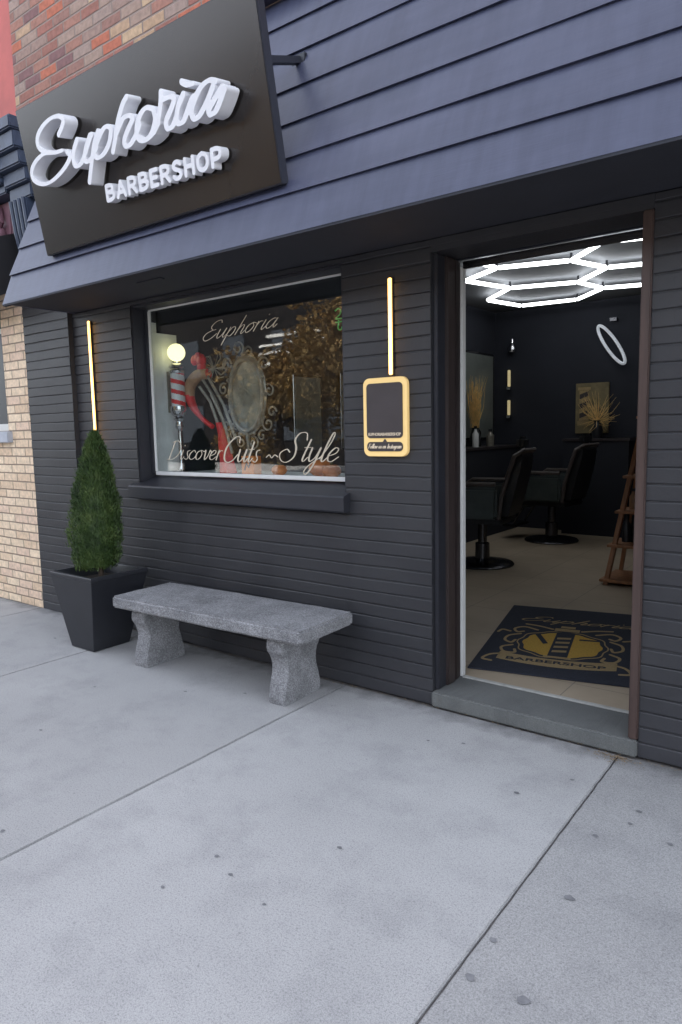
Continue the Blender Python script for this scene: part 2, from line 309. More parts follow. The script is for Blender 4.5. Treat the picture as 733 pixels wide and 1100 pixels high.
# ------------------------------------------------------------------ object helpers
def thing(name, label, cat, loc=(0, 0, 0), rotz=0, group=None):
    o = bpy.data.objects.new(name, None); COL.objects.link(o); o.empty_display_size = .1
    o.location = loc; o.rotation_euler = (0, 0, rotz)
    o['label'] = label; o['category'] = cat
    if group: o['group'] = group
    return o
def tag(o, label, cat, group=None):
    o['label'] = label; o['category'] = cat
    if group: o['group'] = group
    return o
def structure(o): o['kind'] = 'structure'; return o
class MB:
    def __init__(s): s.bm = bmesh.new()
    def box(s, x0, x1, y0, y1, z0, z1, bev=0, mi=0):
        t = bmesh.new(); bmesh.ops.create_cube(t, size=1)
        bmesh.ops.scale(t, vec=(x1 - x0, y1 - y0, z1 - z0), verts=t.verts)
        bmesh.ops.translate(t, vec=((x0 + x1) / 2, (y0 + y1) / 2, (z0 + z1) / 2), verts=t.verts)
        if bev: bmesh.ops.bevel(t, geom=t.edges[:], offset=bev, segments=2, affect='EDGES')
        s.add(t, mi); return s
    def add(s, t, mi=0, M4=None):
        if M4 is not None: t.transform(M4)
        for f in t.faces: f.material_index = mi
        me = bpy.data.meshes.new('t'); t.to_mesh(me); s.bm.from_mesh(me); bpy.data.meshes.remove(me); t.free()
    def loft(s, rings, mi=0, closed=True, cap=True):
        vs = [[s.bm.verts.new(p) for p in r] for r in rings]
        n = len(rings[0])
        for a, b in zip(vs, vs[1:]):
            for i in range(n if closed else n - 1):
                j = (i + 1) % n
                try: f = s.bm.faces.new((a[i], a[j], b[j], b[i])); f.material_index = mi
                except ValueError: pass
        if cap and closed:
            for r in (vs[0][::-1], vs[-1]):
                try: f = s.bm.faces.new(r); f.material_index = mi
                except ValueError: pass
        return s
    def lathe(s, prof, c=(0, 0, 0), n=24, mi=0):
        rings = [[(c[0] + r * math.cos(2 * math.pi * k / n), c[1] + r * math.sin(2 * math.pi * k / n), c[2] + z) for k in range(n)] for r, z in prof]
        return s.loft(rings, mi)
    def tube(s, pts, r, n=8, mi=0, closed=False):
        pts = [Vector(p) for p in pts]; rings = []; L = len(pts)
        rr = r if isinstance(r, (list, tuple)) else [r] * L
        up = Vector((0, 0, 1)); prev = None
        for i, p in enumerate(pts):
            if closed: d = pts[(i + 1) % L] - pts[i - 1]
            else: d = pts[min(i + 1, L - 1)] - pts[max(i - 1, 0)]
            d.normalize()
            if prev is None:
                a = d.orthogonal().normalized()
            else:
                a = (prev - d * prev.dot(d)).normalized()
            prev = a; b = d.cross(a)
            rings.append([tuple(p + (a * math.cos(2 * math.pi * k / n) + b * math.sin(2 * math.pi * k / n)) * rr[i]) for k in range(n)])
        if closed: rings.append(rings[0])
        return s.loft(rings, mi, cap=not closed)
    def prism(s, poly, z0, z1, mi=0):
        return s.loft([[(x, y, z0) for x, y in poly], [(x, y, z1) for x, y in poly]], mi)
    def sphere(s, c, r, sc=(1, 1, 1), mi=0, seg=20):
        t = bmesh.new(); bmesh.ops.create_uvsphere(t, u_segments=seg, v_segments=seg // 2, radius=r)
        bmesh.ops.scale(t, vec=sc, verts=t.verts); bmesh.ops.translate(t, vec=c, verts=t.verts); s.add(t, mi); return s
    def build(s, name, m, parent=None, world=True, smooth=False, label=None):
        me = bpy.data.meshes.new(name)
        bmesh.ops.remove_doubles(s.bm, verts=s.bm.verts, dist=1e-6)
        bmesh.ops.recalc_face_normals(s.bm, faces=s.bm.faces)
        s.bm.to_mesh(me); s.bm.free()
        ms = m if isinstance(m, (list, tuple)) else [m]
        for k in ms: me.materials.append(M[k] if isinstance(k, str) else k)
        o = bpy.data.objects.new(name, me); COL.objects.link(o)
        attach(o, parent, world)
        if smooth:
            for p in me.polygons: p.use_smooth = True
            me.set_sharp_from_angle(angle=R(40))
        if label: o['label'] = label
        return o
def wloc(o):
    v = Vector((0, 0, 0))
    while o is not None: v += o.location; o = o.parent
    return v
def attach(o, parent, world=True):
    if parent is not None:
        o.parent = parent
        if world: o.data.transform(Matrix.Translation(-wloc(parent)))
def copy_tree(o, parent=None):
    c = o.copy(); COL.objects.link(c); c.parent = parent
    for ch in [x for x in bpy.data.objects if x.parent == o]: copy_tree(ch, c)
    return c

# ---- lettering: strokes -> distance field -> contour -> solid letters
def catmull(P, k=8):
    P = [np.array(p, float) for p in P]
    if len(P) < 3: return P
    Q = [2 * P[0] - P[1]] + P + [2 * P[-1] - P[-2]]; out = []
    for i in range(1, len(Q) - 2):
        a, b, c, d = Q[i - 1:i + 3]
        for t in np.linspace(0, 1, k, endpoint=False):
            out.append(.5 * ((2 * b) + (c - a) * t + (2 * a - 5 * b + 4 * c - d) * t * t + (3 * b - a - 3 * c + d) * t ** 3))
    out.append(Q[-2]); return out
def contour(strokes, width, res):
    """strokes: list of point lists; width(direction)->half width"""
    segs = []
    for st in strokes:
        p = catmull(st)
        ws = []
        for i in range(len(p)):
            d = p[min(i + 1, len(p) - 1)] - p[max(i - 1, 0)]; d = d / (np.linalg.norm(d) + 1e-9)
            ws.append(width(d))
        ws = np.convolve(np.pad(ws, 2, 'edge'), np.ones(5) / 5, 'valid')
        for i in range(len(p) - 1): segs.append((p[i], p[i + 1], ws[i], ws[i + 1]))
    allp = np.array([s[0] for s in segs] + [s[1] for s in segs]); mw = max(max(s[2], s[3]) for s in segs) + 2 * res
    lo = allp.min(0) - mw; hi = allp.max(0) + mw
    nx = int((hi[0] - lo[0]) / res) + 2; ny = int((hi[1] - lo[1]) / res) + 2
    F = np.full((nx, ny), 1e3)
    for a, b, wa, wb in segs:
        m = max(wa, wb) + 2.5 * res
        i0 = max(int((min(a[0], b[0]) - m - lo[0]) / res), 0); i1 = min(int((max(a[0], b[0]) + m - lo[0]) / res) + 2, nx)
        j0 = max(int((min(a[1], b[1]) - m - lo[1]) / res), 0); j1 = min(int((max(a[1], b[1]) + m - lo[1]) / res) + 2, ny)
        X, Y = np.meshgrid(lo[0] + np.arange(i0, i1) * res, lo[1] + np.arange(j0, j1) * res, indexing='ij')
        d = b - a; L = d @ d + 1e-12
        t = np.clip(((X - a[0]) * d[0] + (Y - a[1]) * d[1]) / L, 0, 1)
        D = np.hypot(X - a[0] - t * d[0], Y - a[1] - t * d[1]) - (wa + (wb - wa) * t)
        F[i0:i1, j0:j1] = np.minimum(F[i0:i1, j0:j1], D)
    F = np.where(np.abs(F) < 1e-9, 1e-9, F)
    nxt = {}; pos = {}
    def ep(k):
        if k not in pos:
            i, j, d = k; f0 = F[i, j]; f1 = F[i + 1, j] if d == 0 else F[i, j + 1]; t = f0 / (f0 - f1); t = min(max(t, .05), .95)
            pos[k] = (lo[0] + (i + (t if d == 0 else 0)) * res, lo[1] + (j + (t if d == 1 else 0)) * res)
        return k
    ins = F < 0
    cell = ins[:-1, :-1].astype(int) + ins[1:, :-1] * 2 + ins[1:, 1:] * 4 + ins[:-1, 1:] * 8
    for i, j in zip(*np.nonzero((cell > 0) & (cell < 15))):
        i = int(i); j = int(j); c = cell[i, j]
        B, Rr, T, L = (i, j, 0), (i + 1, j, 1), (i, j + 1, 0), (i, j, 1)
        tb = {1: [(L, B)], 2: [(B, Rr)], 3: [(L, Rr)], 4: [(Rr, T)], 5: [(L, B), (Rr, T)], 6: [(B, T)], 7: [(L, T)], 8: [(T, L)], 9: [(T, B)], 10: [(B, Rr), (T, L)], 11: [(T, Rr)], 12: [(Rr, L)], 13: [(Rr, B)], 14: [(B, L)]}
        for a, b in tb[int(c)]: nxt.setdefault(ep(a), []).append(ep(b))
    loops = []
    while nxt:
        k0 = next(iter(nxt)); k = k0; lp = []
        while k in nxt:
            lp.append(pos[k]); l = nxt[k]; q = l.pop()
            if not l: del nxt[k]
            k = q
            if k == k0: break
        if len(lp) > 6:
            L = np.array(lp)
            L = (np.roll(L, 1, 0) + 2 * L + np.roll(L, -1, 0)) / 4
            area = abs(np.sum(L[:, 0] * np.roll(L[:, 1], -1) - L[:, 1] * np.roll(L[:, 0], -1))) / 2
            if area > 3 * res * res: loops.append(L)
    return loops
def solid_from_loops(name, loops, depth, m, frame, bevel=0, parent=None):
    """frame: 4x4 taking local (x, y, z-out) to world"""
    cu = bpy.data.curves.new(name, 'CURVE'); cu.dimensions = '2D'; cu.fill_mode = 'BOTH'; cu.extrude = depth / 2; cu.bevel_depth = bevel; cu.bevel_resolution = 1
    for L in loops:
        sp = cu.splines.new('POLY'); sp.points.add(len(L) - 1)
        for i, p in enumerate(L): sp.points[i].co = (p[0], p[1], 0, 1)
        sp.use_cyclic_u = True
    return curve_to_obj(name, cu, depth, m, frame, parent)
def curve_to_obj(name, cu, depth, m, frame, parent, xform=None):
    co = bpy.data.objects.new('tmp', cu); COL.objects.link(co)
    dg = bpy.context.evaluated_depsgraph_get(); dg.update()
    me = bpy.data.meshes.new_from_object(co.evaluated_get(dg)); bpy.data.objects.remove(co); bpy.data.curves.remove(cu)
    me.name = name
    if xform is not None: me.transform(xform)
    me.transform(Matrix.Translation((0, 0, depth / 2))); me.transform(frame)
    me.materials.clear(); me.materials.append(M[m])
    o = bpy.data.objects.new(name, me); COL.objects.link(o)
    attach(o, parent); return o
def block_text(name, txt, x0, x1, y0, y1, depth, m, frame, parent, off=.02, shear=0, rise=0, bevel=0):
    """built-in face stretched into the box x0..x1, y0..y1; rise tilts the baseline"""
    cu = bpy.data.curves.new(name, 'FONT'); cu.body = txt; cu.size = 1; cu.shear = shear; cu.offset = off; cu.fill_mode = 'BOTH'
    cu.space_character = 1.0
    co = bpy.data.objects.new('tmp', cu); COL.objects.link(co); dg = bpy.context.evaluated_depsgraph_get(); dg.update()
    me = bpy.data.meshes.new_from_object(co.evaluated_get(dg)); bpy.data.objects.remove(co)
    xs = [v.co.x for v in me.vertices]; ys = [v.co.y for v in me.vertices]; bpy.data.meshes.remove(me)
    sx = (x1 - x0) / (max(xs) - min(xs)); sy = (y1 - y0) / (max(ys) - min(ys))
    cu.extrude = depth / 2; cu.bevel_depth = 0
    X = Matrix(((sx, 0, 0, x0 - min(xs) * sx), (sx * rise, sy, 0, y0 - min(ys) * sy - rise * min(xs) * sx), (0, 0, 1, 0), (0, 0, 0, 1)))
    return curve_to_obj(name, cu, depth, m, frame, parent, X)
GL = {
 'a': (1.0, [[(.75, .9), (.45, 1), (.1, .7), (.05, .25), (.3, 0), (.6, .25), (.8, .95)], [(.8, .95), (.72, .3), (.85, 0), (1.05, .3)]]),
 'c': (.78, [[(.65, .8), (.45, 1), (.1, .7), (.05, .25), (.3, 0), (.6, .1), (.82, .4)]]),
 'd': (1.0, [[(.75, .9), (.45, 1), (.1, .7), (.05, .25), (.3, 0), (.6, .25), (.8, .95)], [(.92, 2), (.8, 1), (.72, .3), (.85, 0), (1.05, .3)]]),
 'e': (.78, [[(.05, .4), (.5, .6), (.6, .9), (.35, 1), (.08, .6), (.1, .15), (.4, 0), (.8, .35)]]),
 'f': (.6, [[(.6, 1.9), (.4, 2), (.25, 1.4), (.15, 0), (.1, -.8)], [(0, 1), (.5, 1)]]),
 'g': (.95, [[(.7, .9), (.4, 1), (.08, .6), (.1, .15), (.4, 0), (.72, .95)], [(.74, .95), (.65, -.4), (.4, -.9), (.1, -.7)]]),
 'h': (.95, [[(.3, 2), (.2, 1), (.1, 0)], [(.1, .3), (.35, .9), (.6, .95), (.65, .6), (.62, .15), (.75, 0), (.95, .3)]]),
 'i': (.5, [[(.2, 1), (.15, .2), (.3, 0), (.5, .3)], [(.25, 1.5), (.27, 1.56)]]),
 'l': (.5, [[(0, .2), (.35, 1.2), (.45, 1.95), (.3, 2.05), (.17, 1.2), (.15, .2), (.3, 0), (.52, .3)]]),
 'm': (1.3, [[(.1, 1), (.08, 0)], [(.1, .5), (.35, 1), (.5, .8), (.5, 0)], [(.5, .5), (.8, 1), (.98, .8), (.98, .1), (1.2, .2)]]),
 'n': (.95, [[(.1, 1), (.08, 0)], [(.1, .5), (.4, 1), (.62, .8), (.62, .1), (.9, .2)]]),
 'o': (.85, [[(.5, 1), (.15, .8), (.05, .35), (.25, 0), (.55, .15), (.7, .6), (.5, 1), (.9, .85)]]),
 'p': (.92, [[(.15, 1), (.1, 0), (.06, -.9)], [(.12, .4), (.4, .95), (.7, .85), (.72, .35), (.5, 0), (.2, .1)]]),
 'r': (.62, [[(.15, 1), (.1, 0)], [(.12, .5), (.32, .95), (.58, .95)]]),
 's': (.6, [[(.1, .1), (.35, 0), (.5, .25), (.3, .6), (.3, .9), (.55, 1)]]),
 't': (.52, [[(.3, 1.6), (.17, .25), (.3, 0), (.52, .3)], [(.02, 1.02), (.5, 1.05)]]),
 'u': (1.0, [[(.1, 1), (.08, .3), (.25, 0), (.55, .3), (.75, 1)], [(.75, 1), (.7, .2), (.85, 0), (1.05, .3)]]),
 'v': (.8, [[(.05, .85), (.2, 1), (.25, .3), (.35, 0), (.6, .4), (.7, 1), (.85, .85)]]),
 'w': (1.2, [[(.05, 1), (.15, 0), (.5, .9), (.65, 0), (1.05, 1)]]),
 'y': (.9, [[(.1, 1), (.1, .35), (.25, 0), (.55, .3), (.7, 1)], [(.72, 1), (.6, -.3), (.35, -.95), (.1, -.8), (.3, -.3), (.9, .3)]]),
 'E': (1.4, [[(1.3, 1.8), (1.1, 2.1), (.6, 2.0), (.35, 1.5), (.7, 1.1), (1, 1.1)], [(.7, 1.1), (.1, .8), (0, .3), (.4, -.05), (.9, .15), (1.3, .6)]]),
 'D': (1.6, [[(.5, 2), (.4, 1), (.3, 0)], [(0, .0), (.6, -.05), (1.3, .5), (1.4, 1.4), (.9, 2.05), (.2, 1.9)]]),
 'C': (1.45, [[(1.3, 1.6), (1.2, 2.05), (.7, 2.0), (.1, 1.2), (.1, .3), (.5, -.05), (1.0, .1), (1.4, .6)]]),
 'F': (1.1, [[(.4, 2), (.3, 1), (.2, 0)], [(.1, 1.95), (.6, 2.05), (1.1, 1.95)], [(.3, 1.1), (.8, 1.1)]]),
 'I': (.6, [[(.4, 2), (.3, 1), (.2, 0)]]),
 'S': (1.5, [[(1.5, 1.6), (1.3, 2.1), (.8, 2.1), (.6, 1.6), (.9, 1.0), (.95, .3), (.5, -.1), (0, .1), (-.2, .6), (.2, .9), (.5, .7)]]),
 '~': (1.1, [[(0, .45), (.2, .75), (.45, .4), (.65, .75), (.95, .5)]]), ' ': (.6, []),
}
def script_strokes(txt, x0, x1, y0, xh, slant=.45, rise=0):
    out = []; x = 0
    for ch in txt:
        adv, sts = GL[ch]
        for st in sts: out.append([(x + px + slant * py, py) for px, py in st])
        x += adv
    xs = [p[0] for s in out for p in s]; k = (x1 - x0) / (max(xs) - min(xs)); mn = min(xs)
    return [[(x0 + (px - mn) * k, y0 + py * xh + (px - mn) * k * rise) for px, py in s] for s in out]
def calli(wmin, wmax): return lambda d: (wmin + (wmax - wmin) * min(1, abs(d[1]) ** 1.5 * (1 if d[1] < 0 else .55))) / 2
FX = lambda ox, oy, oz: Matrix(((1, 0, 0, ox), (0, 0, -1, oy), (0, 1, 0, oz), (0, 0, 0, 1)))     # upright, facing the street

# ------------------------------------------------------------------ ground
g = MB(); g.box(-120, 120, -120, 120, -.40, -.155)
o = structure(g.build('ground', 'asphalt'))
g = MB(); g.box(-60, 60, -12.5, -2.2, -.15, -.14); structure(g.build('road', 'asphalt'))
g = MB()
XJ = [-8.6, -7.06, -5.54, -4.145, -2.315, -.81, .72, 2.25, 3.8]
YJ = [(-2.0, .1), (.11, 3.6)]
YJ = [-2.0, 0.0, 3.045]
for a, b in zip(XJ, XJ[1:]):
    for c, d in zip(YJ, YJ[1:]):
        t = bmesh.new(); bmesh.ops.create_cube(t, size=1)
        bmesh.ops.scale(t, vec=(b - a - .007, d - c - .007, .12), verts=t.verts)
        bmesh.ops.translate(t, vec=((a + b) / 2, (c + d) / 2, -.06 + random.uniform(-.0015, .0015)), verts=t.verts)
        bmesh.ops.bevel(t, geom=[e for e in t.edges if all(v.co.z > -.03 for v in e.verts)], offset=.004, segments=2, affect='EDGES')
        bmesh.ops.subdivide_edges(t, edges=[e for e in t.edges if e.calc_length() > .8], cuts=70)
        for v_ in t.verts:
            nv = noise.noise_vector(v_.co * 23) * .0022 + noise.noise_vector(v_.co * 70) * .0014; v_.co.x += nv.x; v_.co.y += nv.y
        g.add(t)
structure(g.build('sidewalk', 'concrete'))
g = MB(); g.box(-40, 40, -2.01, 3.3, -.14, -.012); g.box(-40, -8.61, -2.0, 3.04, -.011, -.001); g.box(3.81, 40, -2.0, 3.04, -.011, -.001)
structure(g.build('sidewalk_bed', 'joint'))
g = MB(); g.box(-40, 40, -2.18, -2.015, -.15, 0, .01); structure(g.build('kerb', 'concrete'))
g = MB(); g.box(-60, 60, -16, -12.5, -.15, 0, .01); structure(g.build('far_sidewalk', 'concrete'))
# chewing-gum stains (marks that belong to the paving)
def blob(bm, x, y, r, z=.0022, n=14):
    ph = random.random() * 6
    vs = [bm.verts.new((x + r * (1 + .22 * math.sin(2 * t + ph) + .12 * math.sin(5 * t + ph)) * math.cos(t), y + r * .8 * (1 + .2 * math.cos(3 * t + ph)) * math.sin(t), z)) for t in [2 * math.pi * k / n for k in range(n)]]
    bm.faces.new(vs)
g = MB()
for x, y, r in [(-0.768, 1.528, 0.018), (-0.623, 1.539, 0.021), (-0.776, 1.688, 0.014), (-1.044, 2.481, 0.013), (-0.899, 2.708, 0.011), (-0.616, 2.617, 0.012), (-0.622, 2.514, 0.012), (-1.398, 1.783, 0.011), (-0.662, 1.988, 0.018), (-1.418, 2.752, 0.011), (-1.566, 2.685, 0.009), (-1.714, 1.500, 0.011), (-1.601, 1.457, 0.010), (-1.735, 1.286, 0.009), (-2.479, 1.143, 0.013), (-0.700, 2.366, 0.011), (-0.476, 2.463, 0.012), (-1.410, 1.416, 0.008), (-3.0, 2.45, 0.012), (-2.7, 2.62, 0.011), (-3.5, 2.2, .011), (-4.6, 2.6, .012), (-3.2, 1.7, .010)]:
    blob(g.bm, x, y, r * .82)
structure(g.build('gum_stains', 'gum'))
g = MB()
for k in range(420):
    if k < 230: x = -.81 + random.gauss(0, .05); y = 3.02 - abs(random.gauss(0, .028))
    else: x = random.uniform(-4.0, -.5); y = 3.045 - abs(random.gauss(0, .013))
    s = random.uniform(.002, .006); a = random.random() * 6; z = random.uniform(.003, .008)
    c, q = math.cos(a) * s, math.sin(a) * s
    g.bm.faces.new([g.bm.verts.new(p) for p in ((x - c, y - q, z), (x + q * .5, y - c * .5, z + .002), (x + c, y + q, z), (x - q * .5, y + c * .5, z + .001))])
o = g.build('leaf_litter', 'leafdebris'); o['kind'] = 'stuff'
o['label'] = 'dry leaf crumbs and grit gathered along the wall foot and in the paving joint'; o['category'] = 'litter'

# ------------------------------------------------------------------ the shop building
WY = 3.066
shop = thing('shop_building', 'charcoal painted brick barbershop with blue grey lapped siding above its window and open doorway', 'building', (-2.3, 3.3, 0))
def course_wall(mb, x0, x1, z0, z1, y, pitch=PITCH, depth=.007, gap=.0075, thick=.22, seg=.12):
    nx = max(2, int((x1 - x0) / seg) + 1); xs = np.linspace(x0, x1, nx + 1)
    k0 = math.floor(z0 / pitch); rows = []
    k = k0
    while k * pitch < z1:
        a = max(k * pitch + gap / 2, z0); b = min((k + 1) * pitch - gap / 2, z1)
        if b - a > .004: rows.append((k, a, b))
        k += 1
    prof = []   # (y offset, z, row)
    prof.append((depth, z0, 0, 0))
    for (k, a, b) in rows:
        prof += [(depth, a - .0012, k, 0), (0.0015, a, k, 1), (0, a + .003, k, 1), (0, b - .003, k, 1), (.0015, b, k, 1), (depth, b + .0012, k, 0)]
    prof.append((depth, z1, 0, 0))
    grid = []
    for x in xs:
        colv = []
        for dy, z, k, on in prof:
            nz = noise.noise(Vector((x * 3.1, k * 7.7, z * .5))) * .0052 if on or k else 0
            ny = noise.noise(Vector((x * 1.7, k * 3.3, 5))) * .0045 * on
            zz = min(max(z + nz, z0), z1)
            colv.append(mb.bm.verts.new((x, y + dy + ny, zz)))
        grid.append(colv)
    for a, b in zip(grid, grid[1:]):
        for i in range(len(prof) - 1):
            mb.bm.faces.new((a[i], b[i], b[i + 1], a[i + 1]))
    mb.box(x0 + .0005, x1 - .0005, y + depth + .002, y + thick, z0 + .0005, z1 - .0005)
    # end faces of the courses
    for xe, s in ((x0, -1), (x1, 1)):
        mb.box(min(xe, xe - s * .004), max(xe, xe - s * .004), y + .0035, y + depth + .003, z0 + .001, z1 - .001)
SZ = 2.36
w = MB()
course_wall(w, -4.862, -4.15, 0, SZ, WY)
course_wall(w, -4.149, -2.301, 0, 1.05, WY)
course_wall(w, -2.30, -1.76, 0, SZ, WY)
course_wall(w, -.735, 2.6, 0, SZ, WY)
w.box(-1.759, -.736, WY, WY + .22, 2.30, SZ - .001)
w.box(-4.149, -2.301, WY, WY + .1, 2.335, SZ - .001)
w.build('painted_brick_wall', 'charcoal', shop)
w = MB(); course_wall(w, -5.50, -4.864, 0, 3.4, 3.028, thick=.25); w.build('pilaster', 'charcoal', shop)
# lapped mansard
LZ = [2.36, 2.567, 2.761, 2.96, 3.17, 3.385, 3.60, 3.80]
def my(z): return 2.53 + (z - 2.36) * .40
w = MB(); x0, x1 = -4.85, 2.8
xs = np.linspace(x0, x1, 90)
for bi, (a, b) in enumerate(zip(LZ, LZ[1:])):
    p0 = .017 if bi else 0
    b2 = b + .018
    rings = []
    for x in xs:
        wz = noise.noise(Vector((x * .9, bi * 9.1, 0))) * .004 if bi else 0; wy = noise.noise(Vector((x * 1.3, bi * 5.1, 3))) * .003
        za = a + wz; zb = b2
        rings.append([(x, my(za) - p0 + wy, za), (x, my(zb) - .002 + wy, zb), (x, my(zb) + .02, zb), (x, my(za) + .012, za)])
    w.loft(rings)
w.build('lapped_siding', 'siding', shop)
for xe, xd in ((-4.846, -4.83), (2.78, 2.796)):
    w = MB(); w.loft([[(xe, my(2.37) + .01, 2.362), (xe, my(3.79) + .01, 3.79), (xe, 3.30, 3.79), (xe, 3.30, 2.362)], [(xd, my(2.37) + .01, 2.362), (xd, my(3.79) + .01, 3.79), (xd, 3.30, 3.79), (xd, 3.30, 2.362)]])
    w.build('siding_end', 'siding', shop)
w = MB(); w.box(-4.848, 2.79, 2.545, 3.30, 2.364, 2.38); w.box(-4.85, 2.8, 2.532, 2.56, 2.349, 2.363)
for x in (-3.6, 0.4):   # flush vent slot
    w.box(x, x + .22, 2.72, 2.755, 2.357, 2.3635)
w.build('soffit', 'soffit', shop)
w = MB(); w.box(-4.85, 2.8, 3.02, 3.31, 3.80, 3.83); w.build('siding_cap', 'siding', shop)
# upper brick storey, roof, sides and back: a closed body so that no sun leaks in
w = MB(); w.box(-5.50, 3.2, 3.10, 3.30, 3.401, 9.0); w.box(-4.86, 3.2, 3.301, 3.32, 2.39, 3.41)
w.build('upper_brick_wall', 'redbrick', shop)
w = MB(); w.box(-5.50, -5.3, 3.305, 12, 0, 9); w.box(3.0, 3.2, 3.305, 12, 0, 9); w.box(-5.5, 3.2, 12.0, 12.2, 0, 9); w.box(-5.5, 3.2, 3.1, 12.2, 9.001, 9.2)
w.box(2.6, 3.2, 3.07, 3.3, 0, 2.36)
w.build('side_and_roof', 'redbrick', shop)
# window: recess lining, sill, frame, pane
GY = 3.195
win = MB(); win.box(-4.148, -4.135, 3.075, GY + .03, 1.10, 2.333, .002); win.box(-2.315, -2.303, 3.075, GY + .03, 1.10, 2.333, .002)
win.box(-4.134, -2.316, 3.08, GY + .03, 2.318, 2.333)
win.box(-4.134, -4.11, GY - .03, GY + .02, 1.166, 2.317, .003); win.box(-2.34, -2.316, GY - .03, GY + .02, 1.166, 2.317, .003)
wf = win.build('window', 'charcoal_wood', shop)
w = MB(); w.loft([[(x, 3.012, .995), (x, 3.005, 1.005), (x, 3.005, 1.078), (x, 3.013, 1.088), (x, GY + .03, 1.150), (x, GY + .03, .995)] for x in (-4.20, -2.275)])
w.build('sill', 'charcoal_wood', wf)
w = MB(); w.box(-4.11, -2.34, GY - .012, GY + .012, 1.152, 1.178, .003); w.box(-4.11, -2.34, GY - .008, GY + .008, 2.305, 2.316, .002); w.box(-4.112, -4.104, GY - .012, GY + .012, 1.18, 2.305)
w.build('white_bead', 'white', wf)
w = MB(); w.box(-4.108, -2.342, GY, GY + .006, 1.18, 2.304); w.build('pane', 'glass', wf)
# doorway joinery (opening recessed behind the wall face)
DY = 3.35
d = MB()
d.box(-1.7595, -1.735, 3.09, 3.17, .081, 2.297, .004)
df = d.build('door_frame', 'charcoal_wood', shop)
d = MB(); d.box(-1.7593, -1.722, 3.171, 3.25, .081, 2.297, .006); d.box(-1.7593, -1.738, 3.251, 3.262, .081, 2.297); d.build('timber_jamb', 'midbrown', df)
d = MB(); d.box(-1.7592, -1.727, 3.263, 3.30, .081, 2.297, .006); d.box(-1.7592, -1.735, 3.301, 3.335, .081, 2.297, .005); d.build('inner_jamb', 'darkbrown', df)
d = MB(); d.box(-1.765, -1.725, 3.336, 3.375, .081, 2.27, .003); d.build('white_door_edge', 'white', df)
d = MB(); d.box(-1.724, -.80, 3.336, 3.36, 2.262, 2.298, .003); d.build('head', 'darkchrome', df)
d = MB(); d.box(-.776, -.7355, 3.052, 3.30, .081, 2.297, .005); d.box(-.792, -.7765, 3.2, 3.34, .081, 2.297); d.build('right_jamb', 'brown', df)
d = MB(); t_ = bmesh.new(); bmesh.ops.create_cube(t_, size=1)
bmesh.ops.scale(t_, vec=(1.022, .318, .079), verts=t_.verts); bmesh.ops.translate(t_, vec=(-1.248, 3.206, .0395), verts=t_.verts)
bmesh.ops.bevel(t_, geom=t_.edges[:], offset=.008, segments=3, affect='EDGES')
bmesh.ops.subdivide_edges(t_, edges=[e for e in t_.edges if e.calc_length() > .5], cuts=90)
for v_ in t_.verts:
    if v_.co.y < 3.08 and v_.co.z > .02:
        k_ = noise.noise(v_.co * 9); n_ = noise.noise_vector(v_.co * 34)
        v_.co.y += max(0, k_) * .012 + n_.y * .004; v_.co.z += -max(0, k_) * .010 + n_.z * .003
d.add(t_); d.build('door_step', 'stone', shop)
d = MB(); d.box(-1.722, -.81, 3.325, 3.355, .079, .087, .003); d.build('threshold_strip', 'thresh', df)
# room inside
FZ = .07
d = MB(); d.box(-4.25, 2.0, 3.371, 9.1, -.05, FZ); d.build('room_floor', 'room_floor', shop)
d = MB(); d.box(-4.25, -4.16, 3.31, 9.1, FZ, 2.98); d.box(1.9, 2.0, 3.31, 9.1, FZ, 2.98); d.box(-4.16, 1.9, 9.0, 9.1, FZ, 2.98)
d.box(-2.29, -1.766, 3.30, 3.37, FZ, 2.98); d.box(-.73, 1.9, 3.30, 3.37, FZ, 2.98); d.box(-4.16, -2.29, 3.33, 3.37, FZ, 1.05)
d.box(-1.765, -.73, 3.305, 3.335, 2.302, 2.98); d.box(-4.16, -2.29, 3.31, 3.36, 2.40, 2.98)
d.build('room_wall', 'room_wall', shop)
d = MB(); d.box(-4.25, 2.0, 3.3, 9.1, 2.981, 3.05); d.build('room_ceiling', 'ceiling', shop)
# display ledge with pale end panel
d = MB(); d.box(-4.15, -2.31, GY + .035, 3.80, 1.10, 1.155, .003); d.build('display_ledge', 'cream', shop)
d = MB(); d.box(-4.155, -4.145, GY + .034, 3.46, 1.156, 2.17); d.box(-4.155, -4.145, GY + .034, 3.28, 2.171, 2.24); d.build('display_end_panel', 'cream', shop)
d = MB(); d.box(-2.318, -2.306, GY + .034, 3.80, 1.156, 2.3); d.build('display_side_panel', 'room_wall', shop)

# ------------------------------------------------------------------ neighbours on the left
nb = thing('neighbour_building', 'pale buff brick building with white framed window at far left', 'building', (-8, 3.2, 0))
w = MB(); w.box(-14, -5.502, 3.03, 3.3, 0, 1.50); w.box(-5.86, -5.502, 3.03, 3.3, 1.501, 2.72); w.box(-14, -7.4, 3.03, 3.3, 1.501, 2.72); w.box(-14, -5.502, 3.03, 3.3, 2.721, 3.4)
w.build('brick_wall', 'beige', nb)
w = MB(); w.box(-7.38, -5.862, 3.09, 3.13, 1.50, 1.56); w.box(-7.38, -5.862, 3.09, 3.13, 2.64, 2.719); w.box(-5.93, -5.862, 3.091, 3.131, 1.561, 2.64); w.box(-7.38, -7.31, 3.09, 3.13, 1.561, 2.64); w.box(-7.31, -5.93, 3.10, 3.125, 2.33, 2.37)
wf2 = w.build('window_frame', 'white', nb)
w = MB(); w.box(-7.32, -5.92, 3.105, 3.11, 1.55, 2.65); w.build('pane', 'farwin', wf2)
w = MB(); w.box(-7.5, -5.80, 2.985, 3.12, 1.40, 1.495, .006); w.build('sill', 'sill', nb)
